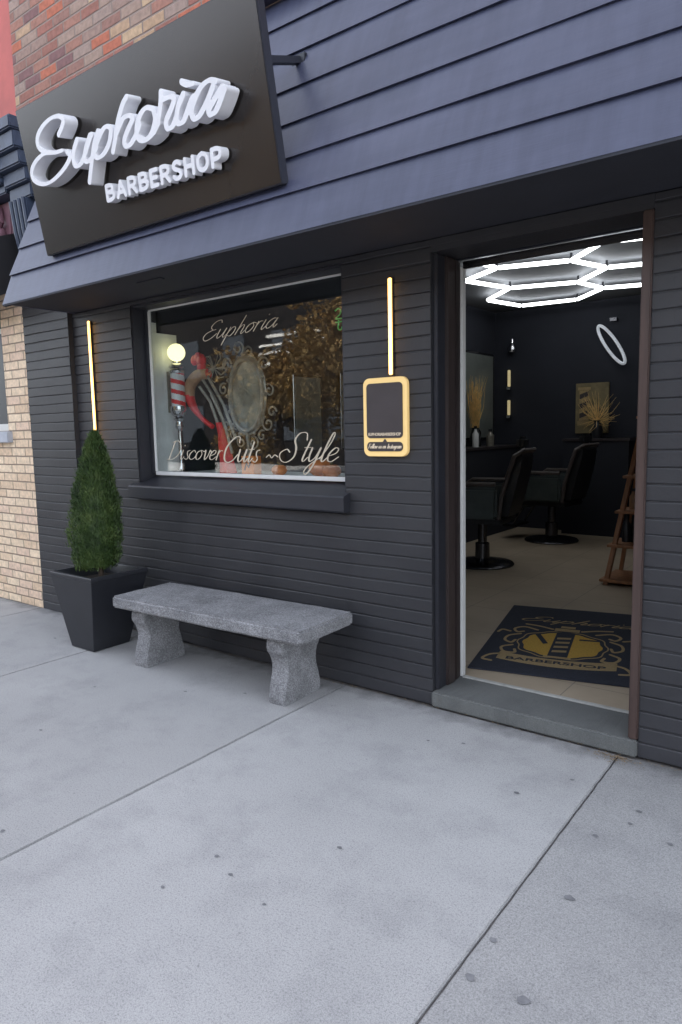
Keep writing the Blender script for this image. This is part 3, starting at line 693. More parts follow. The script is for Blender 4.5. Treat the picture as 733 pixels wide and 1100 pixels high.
w = MB(); w.box(-7.3, -5.9, 3.2, 3.29, 1.5, 2.7); w.box(-14, -5.51, 3.31, 12, .0, 9); w.build('inner_block', 'room_wall', nb)
w = MB(); w.box(-14, -5.502, 3.11, 3.3, 3.401, 9.0); w.build('red_upper_wall', 'redpaint', nb)
w = MB()   # stepped dark blue cornice ending in a fluted console beside the siding
for k, (z0, z1, pr) in enumerate([(3.50, 3.56, .14), (3.56, 3.60, .18), (3.60, 3.68, .22), (3.68, 3.72, .27), (3.72, 3.82, .30)]):
    w.box(-9, -5.36, 3.03 - pr, 3.12, z0 - .2 + .001, z1 - .2, .008)
cor = w.build('cornice', 'bluecornice', nb)
w = MB()
for k, (z0, z1, pr) in enumerate([(3.42, 3.52, .18), (3.52, 3.62, .22), (3.62, 3.72, .27), (3.72, 3.84, .31), (3.84, 3.93, .34)]):
    w.box(-5.35, -5.04 + .012 * k, 3.09 - pr, 3.10, z0 - .2 + .001, z1 - .2, .01)
w.loft([[(x, 3.09, 2.68), (x, 3.03, 2.68), (x, 2.96, 2.80), (x, 2.93, 2.95), (x, 2.90, 3.22), (x, 3.09, 3.22)] for x in (-5.33, -5.10)])
for k in range(4): w.tube([(-5.30 + k * .058, 3.02, 2.74), (-5.30 + k * .058, 2.945, 2.85), (-5.30 + k * .058, 2.915, 3.0), (-5.30 + k * .058, 2.89, 3.22)], .016, 6)
w.build('console', 'bluecornice', nb, smooth=True)
w = MB(); w.tube([(-5.80, 2.97, 3.26), (-5.62, 2.95, 3.23), (-5.58, 2.93, 3.14), (-5.66, 2.93, 3.08), (-5.72, 2.95, 3.12)], .045, 8); w.box(-9, -5.50, 2.99, 3.10, 3.0, 3.295, .01); w.sphere((-5.62, 2.95, 3.05), .06)
w.tube([(-5.7, 2.96, 2.99), (-5.56, 2.94, 2.97), (-5.52, 2.95, 2.93)], .03, 8)
w.build('ornament', 'mauve', nb, smooth=True)
w = MB(); w.loft([[(x, 3.02, 3.05), (x, 2.86, 2.99), (x, 2.72, 2.52), (x, 2.73, 2.50), (x, 3.02, 2.62)] for x in (-9, -5.44)])
aw = w.build('black_awning', 'awn'); tag(aw, 'black canvas awning projecting at the upper left edge beside the blue siding', 'awning')

# ------------------------------------------------------------------ the shop sign
al = math.atan2(.15, .84)
nrm = Vector((0, -math.cos(al), -math.sin(al))); upv = Vector((0, -math.sin(al), math.cos(al))); SO = Vector((-4.33, 2.58, 2.61))
def sframe(off):
    p = SO + nrm * off
    return Matrix(((1, upv.x, nrm.x, p.x), (0, upv.y, nrm.y, p.y), (0, upv.z, nrm.z, p.z), (0, 0, 0, 1)))
sign = thing('shop_sign', 'large tilted dark bronze signboard with raised white script and block lettering', 'sign', tuple(SO))
w = MB(); w.box(0, 2.05, 0, .853, -.055, -.003, .003); w.bm.transform(sframe(0)); w.build('casing', 'sign_edge', sign)
w = MB(); w.box(.006, 2.044, .006, .847, -.0029, .0); w.bm.transform(sframe(0)); w.build('face_panel', 'sign_panel', sign)
SS = [
 [(0.535, 0.575), (0.586, 0.607), (0.608, 0.635), (0.572, 0.662), (0.489, 0.67), (0.392, 0.65), (0.324, 0.61), (0.317, 0.562), (0.373, 0.524), (0.46, 0.5), (0.538, 0.492)],
 [(0.436, 0.505), (0.351, 0.517), (0.251, 0.497), (0.19, 0.455), (0.196, 0.408), (0.277, 0.368), (0.376, 0.364), (0.489, 0.389), (0.572, 0.423), (0.603, 0.451), (0.582, 0.474)],
 [(0.696, 0.509), (0.654, 0.473), (0.627, 0.428), (0.63, 0.392), (0.673, 0.384), (0.728, 0.413), (0.802, 0.479), (0.833, 0.501)],
 [(0.817, 0.5), (0.758, 0.448), (0.731, 0.408), (0.745, 0.385), (0.793, 0.393), (0.855, 0.433)],
 [(0.893, 0.502), (0.836, 0.446), (0.783, 0.366), (0.732, 0.283)],
 [(0.835, 0.43), (0.903, 0.479), (0.958, 0.506), (0.999, 0.496), (0.998, 0.468), (0.966, 0.423), (0.907, 0.388), (0.851, 0.38), (0.823, 0.399)],
 [(1.179, 0.593), (1.138, 0.569), (1.076, 0.507), (1.031, 0.439), (0.987, 0.379)],
 [(1.039, 0.45), (1.119, 0.505), (1.176, 0.506), (1.194, 0.486), (1.16, 0.46), (1.106, 0.418), (1.095, 0.385), (1.132, 0.376), (1.191, 0.405), (1.239, 0.447)],
 [(1.36, 0.49), (1.312, 0.506), (1.255, 0.485), (1.211, 0.435), (1.213, 0.388), (1.262, 0.368), (1.322, 0.388), (1.364, 0.438), (1.365, 0.479)],
 [(1.221, 0.39), (1.269, 0.37), (1.327, 0.383), (1.384, 0.418)],
 [(1.441, 0.542), (1.425, 0.497), (1.39, 0.439), (1.343, 0.39)],
 [(1.439, 0.537), (1.444, 0.51), (1.506, 0.504), (1.526, 0.487), (1.49, 0.45), (1.442, 0.41), (1.443, 0.378), (1.481, 0.378), (1.522, 0.412)],
 [(1.594, 0.49), (1.546, 0.449), (1.52, 0.405), (1.526, 0.38), (1.563, 0.379), (1.602, 0.412), (1.65, 0.457), (1.682, 0.466)],
 [(1.597, 0.543), (1.63, 0.522), (1.673, 0.515)],
 [(1.821, 0.483), (1.777, 0.497), (1.717, 0.484), (1.658, 0.441), (1.629, 0.402), (1.639, 0.372), (1.675, 0.372), (1.738, 0.412), (1.797, 0.465)],
 [(1.854, 0.449), (1.788, 0.409), (1.747, 0.381), (1.753, 0.36), (1.788, 0.363), (1.83, 0.397), (1.868, 0.438)]]
lp = contour(SS, lambda d: .0092 + .0062 * min(1, abs(d[1]) * 1.6), .0045)
solid_from_loops('script_lettering', lp, .084, 'letter', sframe(.014), 0, sign)
BG = {
 'B': (.58, [[(0, 0), (0, 1)], [(0, 1), (.30, 1), (.50, .9), (.48, .62), (.30, .53)], [(0, .53), (.32, .53), (.56, .40), (.54, .12), (.32, 0)], [(0, 0), (.32, 0)]]),
 'A': (.66, [[(0, 0), (.33, 1)], [(.33, 1), (.66, 0)], [(.12, .3), (.54, .3)]]),
 'R': (.58, [[(0, 0), (0, 1)], [(0, 1), (.30, 1), (.52, .88), (.50, .58), (.30, .47), (0, .47)], [(.28, .47), (.58, 0)]]),
 'E': (.48, [[(0, 0), (0, 1)], [(0, 1), (.48, 1)], [(0, .52), (.42, .52)], [(0, 0), (.48, 0)]]),
 'S': (.54, [[(.52, .85), (.38, 1), (.15, .99), (.02, .80), (.12, .6), (.42, .44), (.54, .22), (.40, .01), (.15, 0), (0, .15)]]),
 'H': (.56, [[(0, 0), (0, 1)], [(.56, 0), (.56, 1)], [(0, .52), (.56, .52)]]),
 'O': (.66, [[(.33, 1), (.08, .85), (0, .5), (.08, .15), (.33, 0), (.58, .15), (.66, .5), (.58, .85), (.33, 1)]]),
 'P': (.54, [[(0, 0), (0, 1)], [(0, 1), (.32, 1), (.54, .88), (.52, .56), (.32, .43), (0, .43)]])}
bs_ = []; bxx = 0
for ch in 'BARBERSHOP':
    adv, sts = BG[ch]
    for st in sts: bs_.append([(bxx + px + .07 * py, py) for px, py in st])
    bxx += adv + .34
kx = (1.735 - .815) / (bxx - .34); bs_ = [[(.815 + px * kx, .169 + py * .074 - .021 * px * kx) for px, py in st] for st in bs_]
solid_from_loops('block_lettering', contour(bs_, lambda d: .0105, .0035), .052, 'letter', sframe(.010), 0, sign)
w = MB(); c0 = Vector((-2.38, 2.535, 3.17)); e0 = Vector((-2.43, 2.905, 3.324))
w.box(-.016, .016, -.016, .016, 0, 1)
dv = e0 - c0; q = Vector((0, 0, 1)).rotation_difference(dv).to_matrix().to_4x4()
w.bm.transform(Matrix.Translation(c0) @ q @ Matrix.Diagonal((1, 1, dv.length, 1)))
w.box(e0.x - .045, e0.x + .045, e0.y - .004, e0.y + .03, e0.z - .045, e0.z + .03, .003)
w.build('bracket', 'sign_edge', sign)

# ------------------------------------------------------------------ LED wall bars
def led_bar(x, z0, z1, label):
    t = thing('led_bar', label, 'wall light', (x, WY, z0), 0, 'glowing vertical led bars on the wall')
    w = MB(); w.box(x - .013, x + .013, WY - .012, WY - .0005, z0, z1, .002); w.build('housing', 'darkbrown', t)
    w = MB(); w.box(x - .0095, x + .0095, WY - .024, WY - .0125, z0 + .004, z1 - .004, .003); w.build('diffuser', 'led_warm', t)
led_bar(-4.625, 1.36, 2.285, 'glowing vertical light bar on the brick above the potted conifer')
led_bar(-1.985, 1.722, 2.212, 'glowing vertical light bar on the brick above the small gold rimmed plaque')
# plaque
PX0, PX1, PZ0, PZ1 = -2.155, -1.888, 1.308, 1.712
def rrect(x0, x1, y0, y1, r, n=6):
    out = []
    for cx, cy, a in ((x1 - r, y1 - r, 0), (x0 + r, y1 - r, 90), (x0 + r, y0 + r, 180), (x1 - r, y0 + r, 270)):
        for k in range(n + 1):
            t = R(a + 90 * k / n); out.append((cx + r * math.cos(t), cy + r * math.sin(t)))
    return np.array(out)
pl = thing('wall_plaque', 'glowing gold rimmed dark plaque with cream writing on brick beside the doorway', 'sign', (-2.02, WY, 1.3))
F0 = FX(0, WY - .001, 0)
solid_from_loops('gold_frame', [rrect(PX0, PX1, PZ0, PZ1, .035)], .022, 'gold_lit', F0, .002, pl)
solid_from_loops('upper_panel', [rrect(PX0 + .022, PX1 - .022, 1.402, PZ1 - .026, .022)], .004, 'plate', FX(0, WY - .0255, 0), 0, pl)
lo_ = solid_from_loops('lower_panel', [rrect(PX0 + .022, PX1 - .022, 1.333, 1.382, .022)], .004, 'plate', FX(0, WY - .0255, 0), 0, pl)
tri = solid_from_loops('pointer', [np.array([(-2.033, 1.3825), (-2.007, 1.3825), (-2.02, 1.398)])], .004, 'plate', FX(0, WY - .0255, 0), 0, pl)
block_text('handle_writing', 'EUPHORIABARBERSHOP', PX0 + .033, PX1 - .033, 1.414, 1.430, .0016, 'cream_text', FX(0, WY - .0297, 0), pl, off=.02)
ss = script_strokes('Follow us on Instagram'.replace('F', 'F'), PX0 + .032, PX1 - .030, 1.349, .011, .3)
solid_from_loops('invitation_writing', contour(ss, calli(.0022, .0036), .0008), .0016, 'cream_text', FX(0, WY - .0297, 0), 0, pl)

# ------------------------------------------------------------------ window lettering (on the glass)
wl = thing('window_lettering', 'pale gold handwritten script painted on the shop window glass', 'lettering', (-3.2, GY, 1.2))
fr = FX(0, GY - .0008, 0)
solid_from_loops('shop_name', contour(script_strokes('Euphoria', -3.555, -2.885, 2.052, .052, .5, .04), calli(.003, .0080), .0018), .0008, 'gold_text', fr, 0, wl)
solid_from_loops('first_word', contour(script_strokes('Discover', -3.99, -3.41, 1.268, .062, .35), calli(.0035, .0115), .002), .0008, 'gold_text', fr, 0, wl)
solid_from_loops('second_word', contour(script_strokes('Cuts', -3.40, -3.07, 1.256, .078, .35), calli(.0045, .0145), .0022), .0008, 'gold_text', fr, 0, wl)
solid_from_loops('flourish', contour(script_strokes('~', -3.02, -2.92, 1.265, .05, .2), calli(.005, .010), .0022), .0008, 'gold_text', fr, 0, wl)
solid_from_loops('third_word', contour(script_strokes('Style', -2.90, -2.445, 1.266, .080, .4), calli(.004, .0135), .0022), .0008, 'gold_text', fr, 0, wl)
# green tube figure at the right edge
w = MB()
for st in ([(-.030, .125), (0, .14), (.022, .12), (.01, .095), (-.025, .07), (.03, .068)], [(-.03, .045), (.03, .047)], [(0, .045), (-.005, 0), (.02, -.01), (.03, .01)], [(0, .06), (0, .02)]):
    w.tube([(p[0] * .8 - 2.458, 3.235, p[1] * .8 + 2.025) for p in catmull(st, 4)], .004, 6)
gs = w.build('green_tube_sign', 'green_neon'); tag(gs, 'small green glowing tube sign inside the upper right window corner', 'sign')

# ------------------------------------------------------------------ window display
# barber pole lamp
bx, by = -4.045, 3.37
t = thing('barber_pole_lamp', 'barber pole with lit yellow globe and red and white stripes inside the window', 'lamp', (bx, by, 1.156))
w = MB(); w.sphere((bx, by, 2.03), .064, seg=28); w.build('globe', 'globe', t, smooth=True)
w = MB(); w.lathe([(.03, 0), (.05, 0), (.062, .012), (.05, .03), (.035, .04), (.035, .05), (.03, .05)], (bx, by, 1.915), 24)
w.lathe([(.03, 0), (.058, 0), (.062, .02), (.03, .03)], (bx, by, 1.88), 24)
w.build('globe_cap', 'chrome', t, smooth=True); w = MB()
w.lathe([(.03, -.0), (.055, .02), (.062, .05), (.058, .08), (.03, .08)], (bx, by, 1.565), 24)
w.lathe([(.02, .0), (.035, .03), (.028, .07), (.045, .09), (.02, .10)], (bx, by, 1.465), 24)
w.lathe([(.0, 0), (.075, 0), (.075, .015), (.03, .03), (.018, .08), (.018, .31), (.0, .31)], (bx, by, 1.156), 24)
w.build('base_and_stem', 'chrome', t, smooth=True)
w = MB()   # helical stripes as faces of two materials
n = 48; H0, H1 = 1.645, 1.88; rows = 60
for i in range(rows):
    for k in range(n):
        z0 = H0 + (H1 - H0) * i / rows; z1 = H0 + (H1 - H0) * (i + 1) / rows
        a0 = 2 * math.pi * k / n; a1 = 2 * math.pi * (k + 1) / n
        ph = ((i / rows) * 3.2 + k / n * 1.0) % 1.0
        f = w.bm.faces.new([w.bm.verts.new((bx + .05 * math.cos(a), by + .05 * math.sin(a), z)) for a, z in ((a0, z0), (a1, z0), (a1, z1), (a0, z1))])
        f.material_index = 0 if ph < .42 else (1 if ph < .58 or ph > .86 else 2)
        if ph >= .58 and ph <= .86: f.material_index = 1
        if .42 <= ph < .5: f.material_index = 1
w.build('striped_cylinder', ['red', 'white', 'silver'], t, smooth=True)
w = MB(); w.box(bx - .098, bx - .088, by - .02, by + .02, 1.60, 1.90, .003); w.box(bx - .088, bx - .05, by - .01, by + .01, 1.61, 1.63); w.box(bx - .088, bx - .05, by - .01, by + .01, 1.87, 1.89); w.build('wall_bracket', 'silver', t)
# curved red ornament
t = thing('curved_ornament', 'curved tan and red horn shaped ornament with red satin cloth inside the window', 'ornament', (-3.8, 3.45, 1.156))
w = MB(); P = catmull([(-3.80, 3.45, 1.87), (-3.90, 3.44, 1.86), (-3.985, 3.44, 1.80), (-4.0, 3.44, 1.71), (-3.95, 3.44, 1.62), (-3.87, 3.45, 1.54), (-3.78, 3.45, 1.49)], 6)
L = len(P); w.tube(P, [.018 + .026 * math.sin(math.pi * min(1, i / L + .25)) for i in range(L)], 10)
for f in w.bm.faces:
    if f.calc_center_median().z < 1.72 or f.calc_center_median().x > -3.8: f.material_index = 1
w.build('curved_horn', ['tan', 'red'], t, smooth=True)
w = MB(); w.loft([[(-3.70 + .05 * s * math.cos(a) * (1 + .25 * math.sin(3 * a)) + dx, 3.47 + .03 * s * math.sin(a), z) for a in [2 * math.pi * k / 16 for k in range(16)]] for z, s, dx in ((1.158, 1.5, .03), (1.25, 1.2, .02), (1.36, 1.0, .0), (1.45, .8, -.01), (1.52, .6, -.04))])
w.build('satin_cloth', 'red', t, smooth=True)
w = MB()
for a, r_ in ((-.5, .055), (.5, .06), (1.4, .05), (2.4, .045)):
    w.sphere((-3.90 + .045 * math.cos(a), 3.44, 1.94 + .045 * math.sin(a)), r_ * .8, (1, .5, 1.1), seg=10)
w.build('satin_bow', 'red', t, smooth=True)
w = MB()
for (a, b) in (((-3.86, 3.44, 1.84), (-3.66, 3.46, 1.48)), ((-3.80, 3.44, 1.85), (-3.56, 3.46, 1.40)), ((-3.76, 3.43, 1.72), (-3.60, 3.46, 1.30)), ((-3.88, 3.43, 1.78), (-3.74, 3.46, 1.52))):
    w.tube([a, tuple((Vector(a) + Vector(b)) / 2 + Vector((.02, 0, .02))), b], .011, 6)
for k in range(26):
    a = random.random() * 6.28; w.tube([(-3.74, 3.45, 1.90), (-3.74 + .09 * math.cos(a), 3.45, 1.91 + .09 * math.sin(a)), (-3.74 + .13 * math.cos(a + .4), 3.45, 1.91 + .11 * math.sin(a + .4))], .003, 4)
w.build('wire_plume', 'silver', t, smooth=True)
# oval mirror with scrollwork
cx, cz, cy = -3.44, 1.70, 3.46
t = thing('oval_mirror', 'oval mirror in an ornate silver scrollwork frame inside the window', 'mirror', (cx, cy, 1.156))
w = MB(); ring = [(cx + .155 * math.cos(a), cy, cz + .245 * math.sin(a)) for a in [2 * math.pi * k / 48 for k in range(48)]]
w.tube(ring, .017, 8, closed=True); w.tube([(cx + (p[0] - cx) * 1.14, cy + .005, cz + (p[2] - cz) * 1.10) for p in ring], .009, 6, closed=True); mfr = w.build('oval_frame', 'silver', t, smooth=True)
w = MB(); w.loft([[(cx + .15 * math.cos(a), cy + dy, cz + .24 * math.sin(a)) for a in [2 * math.pi * k / 48 for k in range(48)]] for dy in (.006, .012)]); w.build('oval_glass', 'ovalmirror', t)
w = MB()
def curl(x, z, r, a0, turns, s=1):
    return [(x + s * r * (1 - .75 * k / 20) * math.cos(a0 + turns * 6.283 * k / 20), cy - .004, z + r * (1 - .75 * k / 20) * math.sin(a0 + turns * 6.283 * k / 20)) for k in range(21)]
for (x, z, r, a0, tn) in ((-3.50, 2.02, .055, -1, 1.3), (-3.40, 1.99, .04, 3, -1.2), (-3.62, 1.92, .05, 0, 1.2), (-3.26, 1.90, .05, 3, -1.2), (-3.66, 1.75, .045, 1, 1.2), (-3.22, 1.72, .045, 2, -1.2), (-3.64, 1.50, .05, 1, -1.2), (-3.24, 1.50, .055, 2, 1.2), (-3.20, 1.58, .04, 0, 1.1), (-3.5, 1.38, .05, 1, 1.2), (-3.38, 1.37, .05, 2, -1.2), (-3.3, 1.42, .04, 1, 1), (-3.57, 1.43, .045, 1, 1)):
    w.tube(curl(x, z, r, a0, tn), .0065, 6); w.build('scroll', 'silver', t, smooth=True); w = MB()
for k in range(16):
    w = MB(); a = 6.283 * k / 16; rr = 1.16; w.sphere((cx + .155 * rr * math.cos(a), cy - .005, cz + .245 * rr * math.sin(a)), random.uniform(.010, .018), seg=8); w.build('bead', 'silver', t, smooth=True)
w = MB(); w.tube([(cx, cy, cz - .25), (cx + .01, cy, 1.3), (cx, cy, 1.17)], .014, 8); w.lathe([(0, 0), (.09, 0), (.08, .015), (.02, .03), (0, .03)], (cx, cy, 1.156), 20)
w.build('stand', 'silver', t, smooth=True)
# pumpkins and orange box
def pumpkin(x, y, r, label):
    t = thing('pumpkin', label, 'pumpkin', (x, y, 1.156), random.random() * 6, 'small orange pumpkins on the window ledge')
    w = MB(); rings = []
    for i in range(13):
        th = math.pi * i / 12
        rings.append([((r * math.sin(th) * (1 + .07 * abs(math.cos(4 * a)))) * math.cos(a), (r * math.sin(th) * (1 + .07 * abs(math.cos(4 * a)))) * math.sin(a), r * .75 * (1 - math.cos(th)) - (.12 * r * math.exp(-((th - math.pi) * 3) ** 2))) for a in [2 * math.pi * k / 32 for k in range(32)]])
    w.loft(rings, cap=False); w.build('rind', 'orange', t, world=False, smooth=True)
    w = MB(); w.tube([(0, 0, 1.38 * r), (.004, 0, 1.6 * r), (.015, 0, 1.75 * r)], [.012, .008, .007], 6); w.build('stem', 'stem', t, world=False)
pumpkin(-3.10, 3.40, .050, 'smallest orange pumpkin on the window ledge between the orange box and the other pumpkins')
pumpkin(-2.76, 3.42, .075, 'larger orange pumpkin on the window ledge under the last window word, left of its neighbour')
pumpkin(-2.63, 3.36, .058, 'orange pumpkin nearest the right end of the window ledge')
t = thing('orange_box', 'orange carton with black marks on the window ledge under the mirror', 'box', (-3.36, 3.40, 1.156))
w = MB(); w.box(-3.42, -3.30, 3.37, 3.44, 1.157, 1.285, .002); w.build('carton', 'orange', t)
w = MB(); w.tube([(-3.39, 3.367, 1.19), (-3.37, 3.367, 1.24), (-3.35, 3.367, 1.21), (-3.33, 3.367, 1.25)], .006, 5); w.box(-3.40, -3.32, 3.3655, 3.3695, 1.262, 1.272); w.build('black_mark', 'plate', t)
# bottles along the ledge back
def bottle(x, y, z, h, r, m, label, grp):
    t = thing('bottle', label, 'bottle', (x, y, z), 0, grp)
    w = MB(); w.lathe([(0, 0), (r, 0), (r, h * .62), (r * .45, h * .75), (r * .4, h * .86), (0, h * .86)], (0, 0, 0), 14); w.build('flask', m, t, world=False, smooth=True)
    w = MB(); w.lathe([(0, h * .862), (r * .5, h * .862), (r * .5, h), (0, h)], (0, 0, 0), 12); w.build('cap', 'leather', t, world=False, smooth=True)

# ------------------------------------------------------------------ planter and conifer
t = thing('planter', 'tapered square black planter on the sidewalk holding the conifer', 'planter', (-4.2, 2.72, 0))
top = (-4.45, -3.965, 2.515, 2.955); bot = (-4.325, -4.065, 2.565, 2.850); PH = .525
def ringq(b, z): return [(b[0], b[2], z), (b[1], b[2], z), (b[1], b[3], z), (b[0], b[3], z)]
def inset(b, d): return (b[0] + d, b[1] - d, b[2] + d, b[3] - d)
w = MB(); w.loft([ringq(inset(bot, .012), .0), ringq(inset(bot, .0), .006), ringq(top, PH - .03), ringq(inset(top, -.004), PH - .026), ringq(inset(top, -.004), PH - .004), ringq(inset(top, 0), PH), ringq(inset(top, .022), PH), ringq(inset(top, .026), PH - .01), ringq(inset(top, .05), PH - .09)])
o = w.build('pot', 'planter', t)
md = o.modifiers.new('b', 'BEVEL'); md.width = .005; md.segments = 2
w = MB(); w.box(top[0] + .04, top[1] - .04, top[2] + .04, top[3] - .04, PH - .085, PH - .075); w.build('soil', 'soil', t)
tx, ty = -4.185, 2.735
t = thing('potted_conifer', 'narrow cone shaped green conifer growing in the black planter', 'plant', (tx, ty, PH - .08))
w = MB(); w.tube([(tx, ty, PH - .08), (tx + .005, ty, .9), (tx, ty, 1.38)], [.018, .012, .004], 8); w.build('stem', 'bark', t)
def cone_r(s):   # s 0 at the base .. 1 tip
    return float(np.interp(s, [0, .08, .2, .36, .55, .78, .92, 1.0], [.124, .148, .164, .164, .143, .094, .046, .002]))
bmv = []; bmf = []
z0, z1 = PH + .0, 1.462
for k in range(24000):
    s = random.random() ** .9; a = random.random() * 6.283
    lump = 1 + .16 * noise.noise(Vector((math.cos(a) * 2.2, math.sin(a) * 2.2, s * 9))) + .16 * noise.noise(Vector((math.cos(a) * 6, math.sin(a) * 6, s * 22)))
    rr = cone_r(s) * lump * (random.random() ** .18 if random.random() < .85 else random.random()) + random.uniform(-.003, .006)
    if random.random() < .05: rr += random.uniform(.004, .022)
    z = z0 + s * (z1 - z0)
    p = Vector((tx + .07 * s - .045 + rr * math.cos(a) , ty + rr * math.sin(a), z))
    out = Vector((math.cos(a) * .55, math.sin(a) * .55, 1.0 + random.random() * .6)); out += Vector((random.gauss(0, .28), random.gauss(0, .28), random.gauss(0, .2))); out.normalize()
    L = random.uniform(.013, .034); wd = random.uniform(.0022, .0046)
    sd = out.cross(Vector((random.gauss(0, 1), random.gauss(0, 1), random.gauss(0, 1)))).normalized() * wd
    i = len(bmv); bmv += [p - sd * .5, p + out * L * .45 - sd, p + out * L, p + out * L * .45 + sd]; bmf.append((i, i + 1, i + 2, i + 3))
me = bpy.data.meshes.new('foliage'); me.from_pydata([tuple(v) for v in bmv], [], bmf); me.materials.append(M['thuja'])
o = bpy.data.objects.new('foliage', me); COL.objects.link(o); attach(o, t)
w = MB(); w.loft([[(tx - .045 + .07 * s + .80 * cone_r(s) * math.cos(a), ty + .80 * cone_r(s) * math.sin(a), z0 + s * (z1 - z0)) for a in [2 * math.pi * k / 14 for k in range(14)]] for s in (.03, .1, .2, .35, .5, .65, .8, .93)])
w.build('inner_foliage', 'thuja', t)

# ------------------------------------------------------------------ bench
bt_ = thing('stone_bench', 'grey speckled concrete bench with shaped legs standing against the wall', 'bench', (-2.965, 2.745, 0), R(1.8))
def rough_box(w, x0, x1, y0, y1, z0, z1, bev=.012):
    t = bmesh.new(); bmesh.ops.create_cube(t, size=1)
    bmesh.ops.scale(t, vec=(x1 - x0, y1 - y0, z1 - z0), verts=t.verts); bmesh.ops.translate(t, vec=((x0 + x1) / 2, (y0 + y1) / 2, (z0 + z1) / 2), verts=t.verts)
    bmesh.ops.bevel(t, geom=t.edges[:], offset=bev, segments=3, affect='EDGES')
    bmesh.ops.subdivide_edges(t, edges=[e for e in t.edges if e.calc_length() > .1], cuts=40, use_grid_fill=True)
    for v in t.verts:
        n_ = noise.noise_vector(v.co * 22) * .0022 + noise.noise_vector(v.co * 6) * .003
        v.co += n_
    w.add(t)
w = MB(); rough_box(w, -.752, .752, -.235, .235, .378, .452); w.build('seat', 'bench', bt_, world=False, smooth=False)
def leg(x):
    w = MB(); prof = [(-.158, 0), (-.163, .035), (-.150, .10), (-.130, .165), (-.126, .21), (-.140, .255), (-.163, .29), (-.166, .33), (-.155, .377)]
    prof = [tuple(p) for p in catmull(prof, 4)]
    pts = [(y, z) for y, z in prof] + [(-y, z) for y, z in prof[::-1]]
    rings = []
    for dx, ins in ((-.058, .010), (-.050, .001), (-.02, 0), (.02, 0), (.050, .001), (.058, .010)):
        rings.append([(x + dx, y - math.copysign(ins, y), z) for y, z in pts])
    w.loft(rings)
    for v in w.bm.verts: v.co += noise.noise_vector(v.co * 18) * .002
    w.build('leg', 'bench', bt_, world=False)
leg(-.605); leg(.515)

# ------------------------------------------------------------------ inside: floor mat
A = R(13.3); MF = Matrix.Translation((-1.777, 3.495, FZ)) @ Matrix.Rotation(A, 4, 'Z')
t = thing('door_mat', 'navy mat with gold barber pole crest lying just inside the open doorway', 'mat', (-1.777, 3.495, FZ))
w = MB(); w.box(0, .98, 0, 1.50, .001, .010, .003); w.bm.transform(MF); w.build('mat_base', 'matnavy', t)
CR = Matrix(((.93, 0, 0, -.01), (0, 1.22, 0, -.70 * .22 - .10), (0, 0, 1, 0), (0, 0, 0, 1)))
def flat(name, loops, m, z, d=.001): return solid_from_loops(name, loops, d, m, MF @ CR @ Matrix.Translation((0, 0, z)), 0, t)
c0x = .50
sh = []
for k in range(120):
    a = 2 * math.pi * k / 120; q_ = 1 + .035 * math.cos(10 * a) + .06 * abs(math.sin(2 * a)); rx = .25 * q_; ry = .195 * q_
    sh.append((c0x + rx * math.cos(a), .70 + ry * math.sin(a)))
flat('crest_field', [np.array(sh)], 'matgold', .0102)
flat('crest_outline', contour([[(c0x + (x - c0x) * 1.13, .70 + (y - .70) * 1.13) for x, y in sh + sh[:1]]], lambda d: .0045, .003), 'mattan', .0104)
orn = []
for s in (-1, 1):
    orn += [[(c0x + s * .20, .93), (c0x + s * .30, .97), (c0x + s * .36, .92), (c0x + s * .33, .86), (c0x + s * .29, .88)],
            [(c0x + s * .30, .83), (c0x + s * .37, .78), (c0x + s * .38, .70), (c0x + s * .33, .66), (c0x + s * .31, .71)],
            [(c0x + s * .31, .62), (c0x + s * .37, .57), (c0x + s * .34, .50), (c0x + s * .27, .50), (c0x + s * .28, .55)],
            [(c0x + s * .10, .97), (c0x + s * .2, 1.01), (c0x + s * .30, 1.03)],
            [(c0x + s * .35, .46), (c0x + s * .41, .43), (c0x + s * .44, .36), (c0x + s * .38, .34)],
            [(c0x + s * .38, .86), (c0x + s * .44, .88), (c0x + s * .46, .83)]]
for q_ in orn: flat('crest_scroll', contour([q_], lambda d: .0095, .004), 'mattan', .0104)
rib = [(c0x + x, .40 + .35 * x * x - .06) for x in np.linspace(-.36, .36, 25)] + [(c0x + x, .46 + .35 * x * x - .06 + .05) for x in np.linspace(.36, -.36, 25)]
flat('crest_ribbon', [np.array(rib)], 'mattan', .0104)
po = Matrix.Translation((c0x, .70, 0)) @ Matrix.Rotation(R(-4), 4, 'Z')
def pr(x0, x1, y0, y1): return np.array([(c0x + x, .70 + y) for x, y in ((x0, y0), (x1, y0), (x1, y1), (x0, y1))])
flat('crest_pole', [pr(-.062, .062, -.20, .22)], 'matnavy', .0114)
flat('pole_stripes', [np.array([(c0x - .045, .56 + k * .075), (c0x + .045, .575 + k * .075), (c0x + .045, .605 + k * .075), (c0x - .045, .59 + k * .075)]) for k in range(4)], 'mattan', .0126)
for q_ in (pr(-.085, .085, .24, .29), pr(-.085, .085, -.23, -.205), pr(-.05, .05, .305, .34)): flat('pole_cap', [q_], 'mattan', .0126)
flat('crest_tool', [np.array([(c0x - .20, .84), (c0x - .17, .86), (c0x - .09, .70), (c0x - .12, .685)])], 'matnavy', .0114)
flat('crest_tool', [np.array([(c0x + .10, .80), (c0x + .24, .81), (c0x + .24, .83), (c0x + .10, .825)])], 'matnavy', .0114)
solid_from_loops('mat_script', contour(script_strokes('Euphoria', .13, .88, 1.10, .06, .4), calli(.006, .015), .003), .001, 'mattan', MF @ Matrix.Translation((0, 0, .0102)), 0, t)
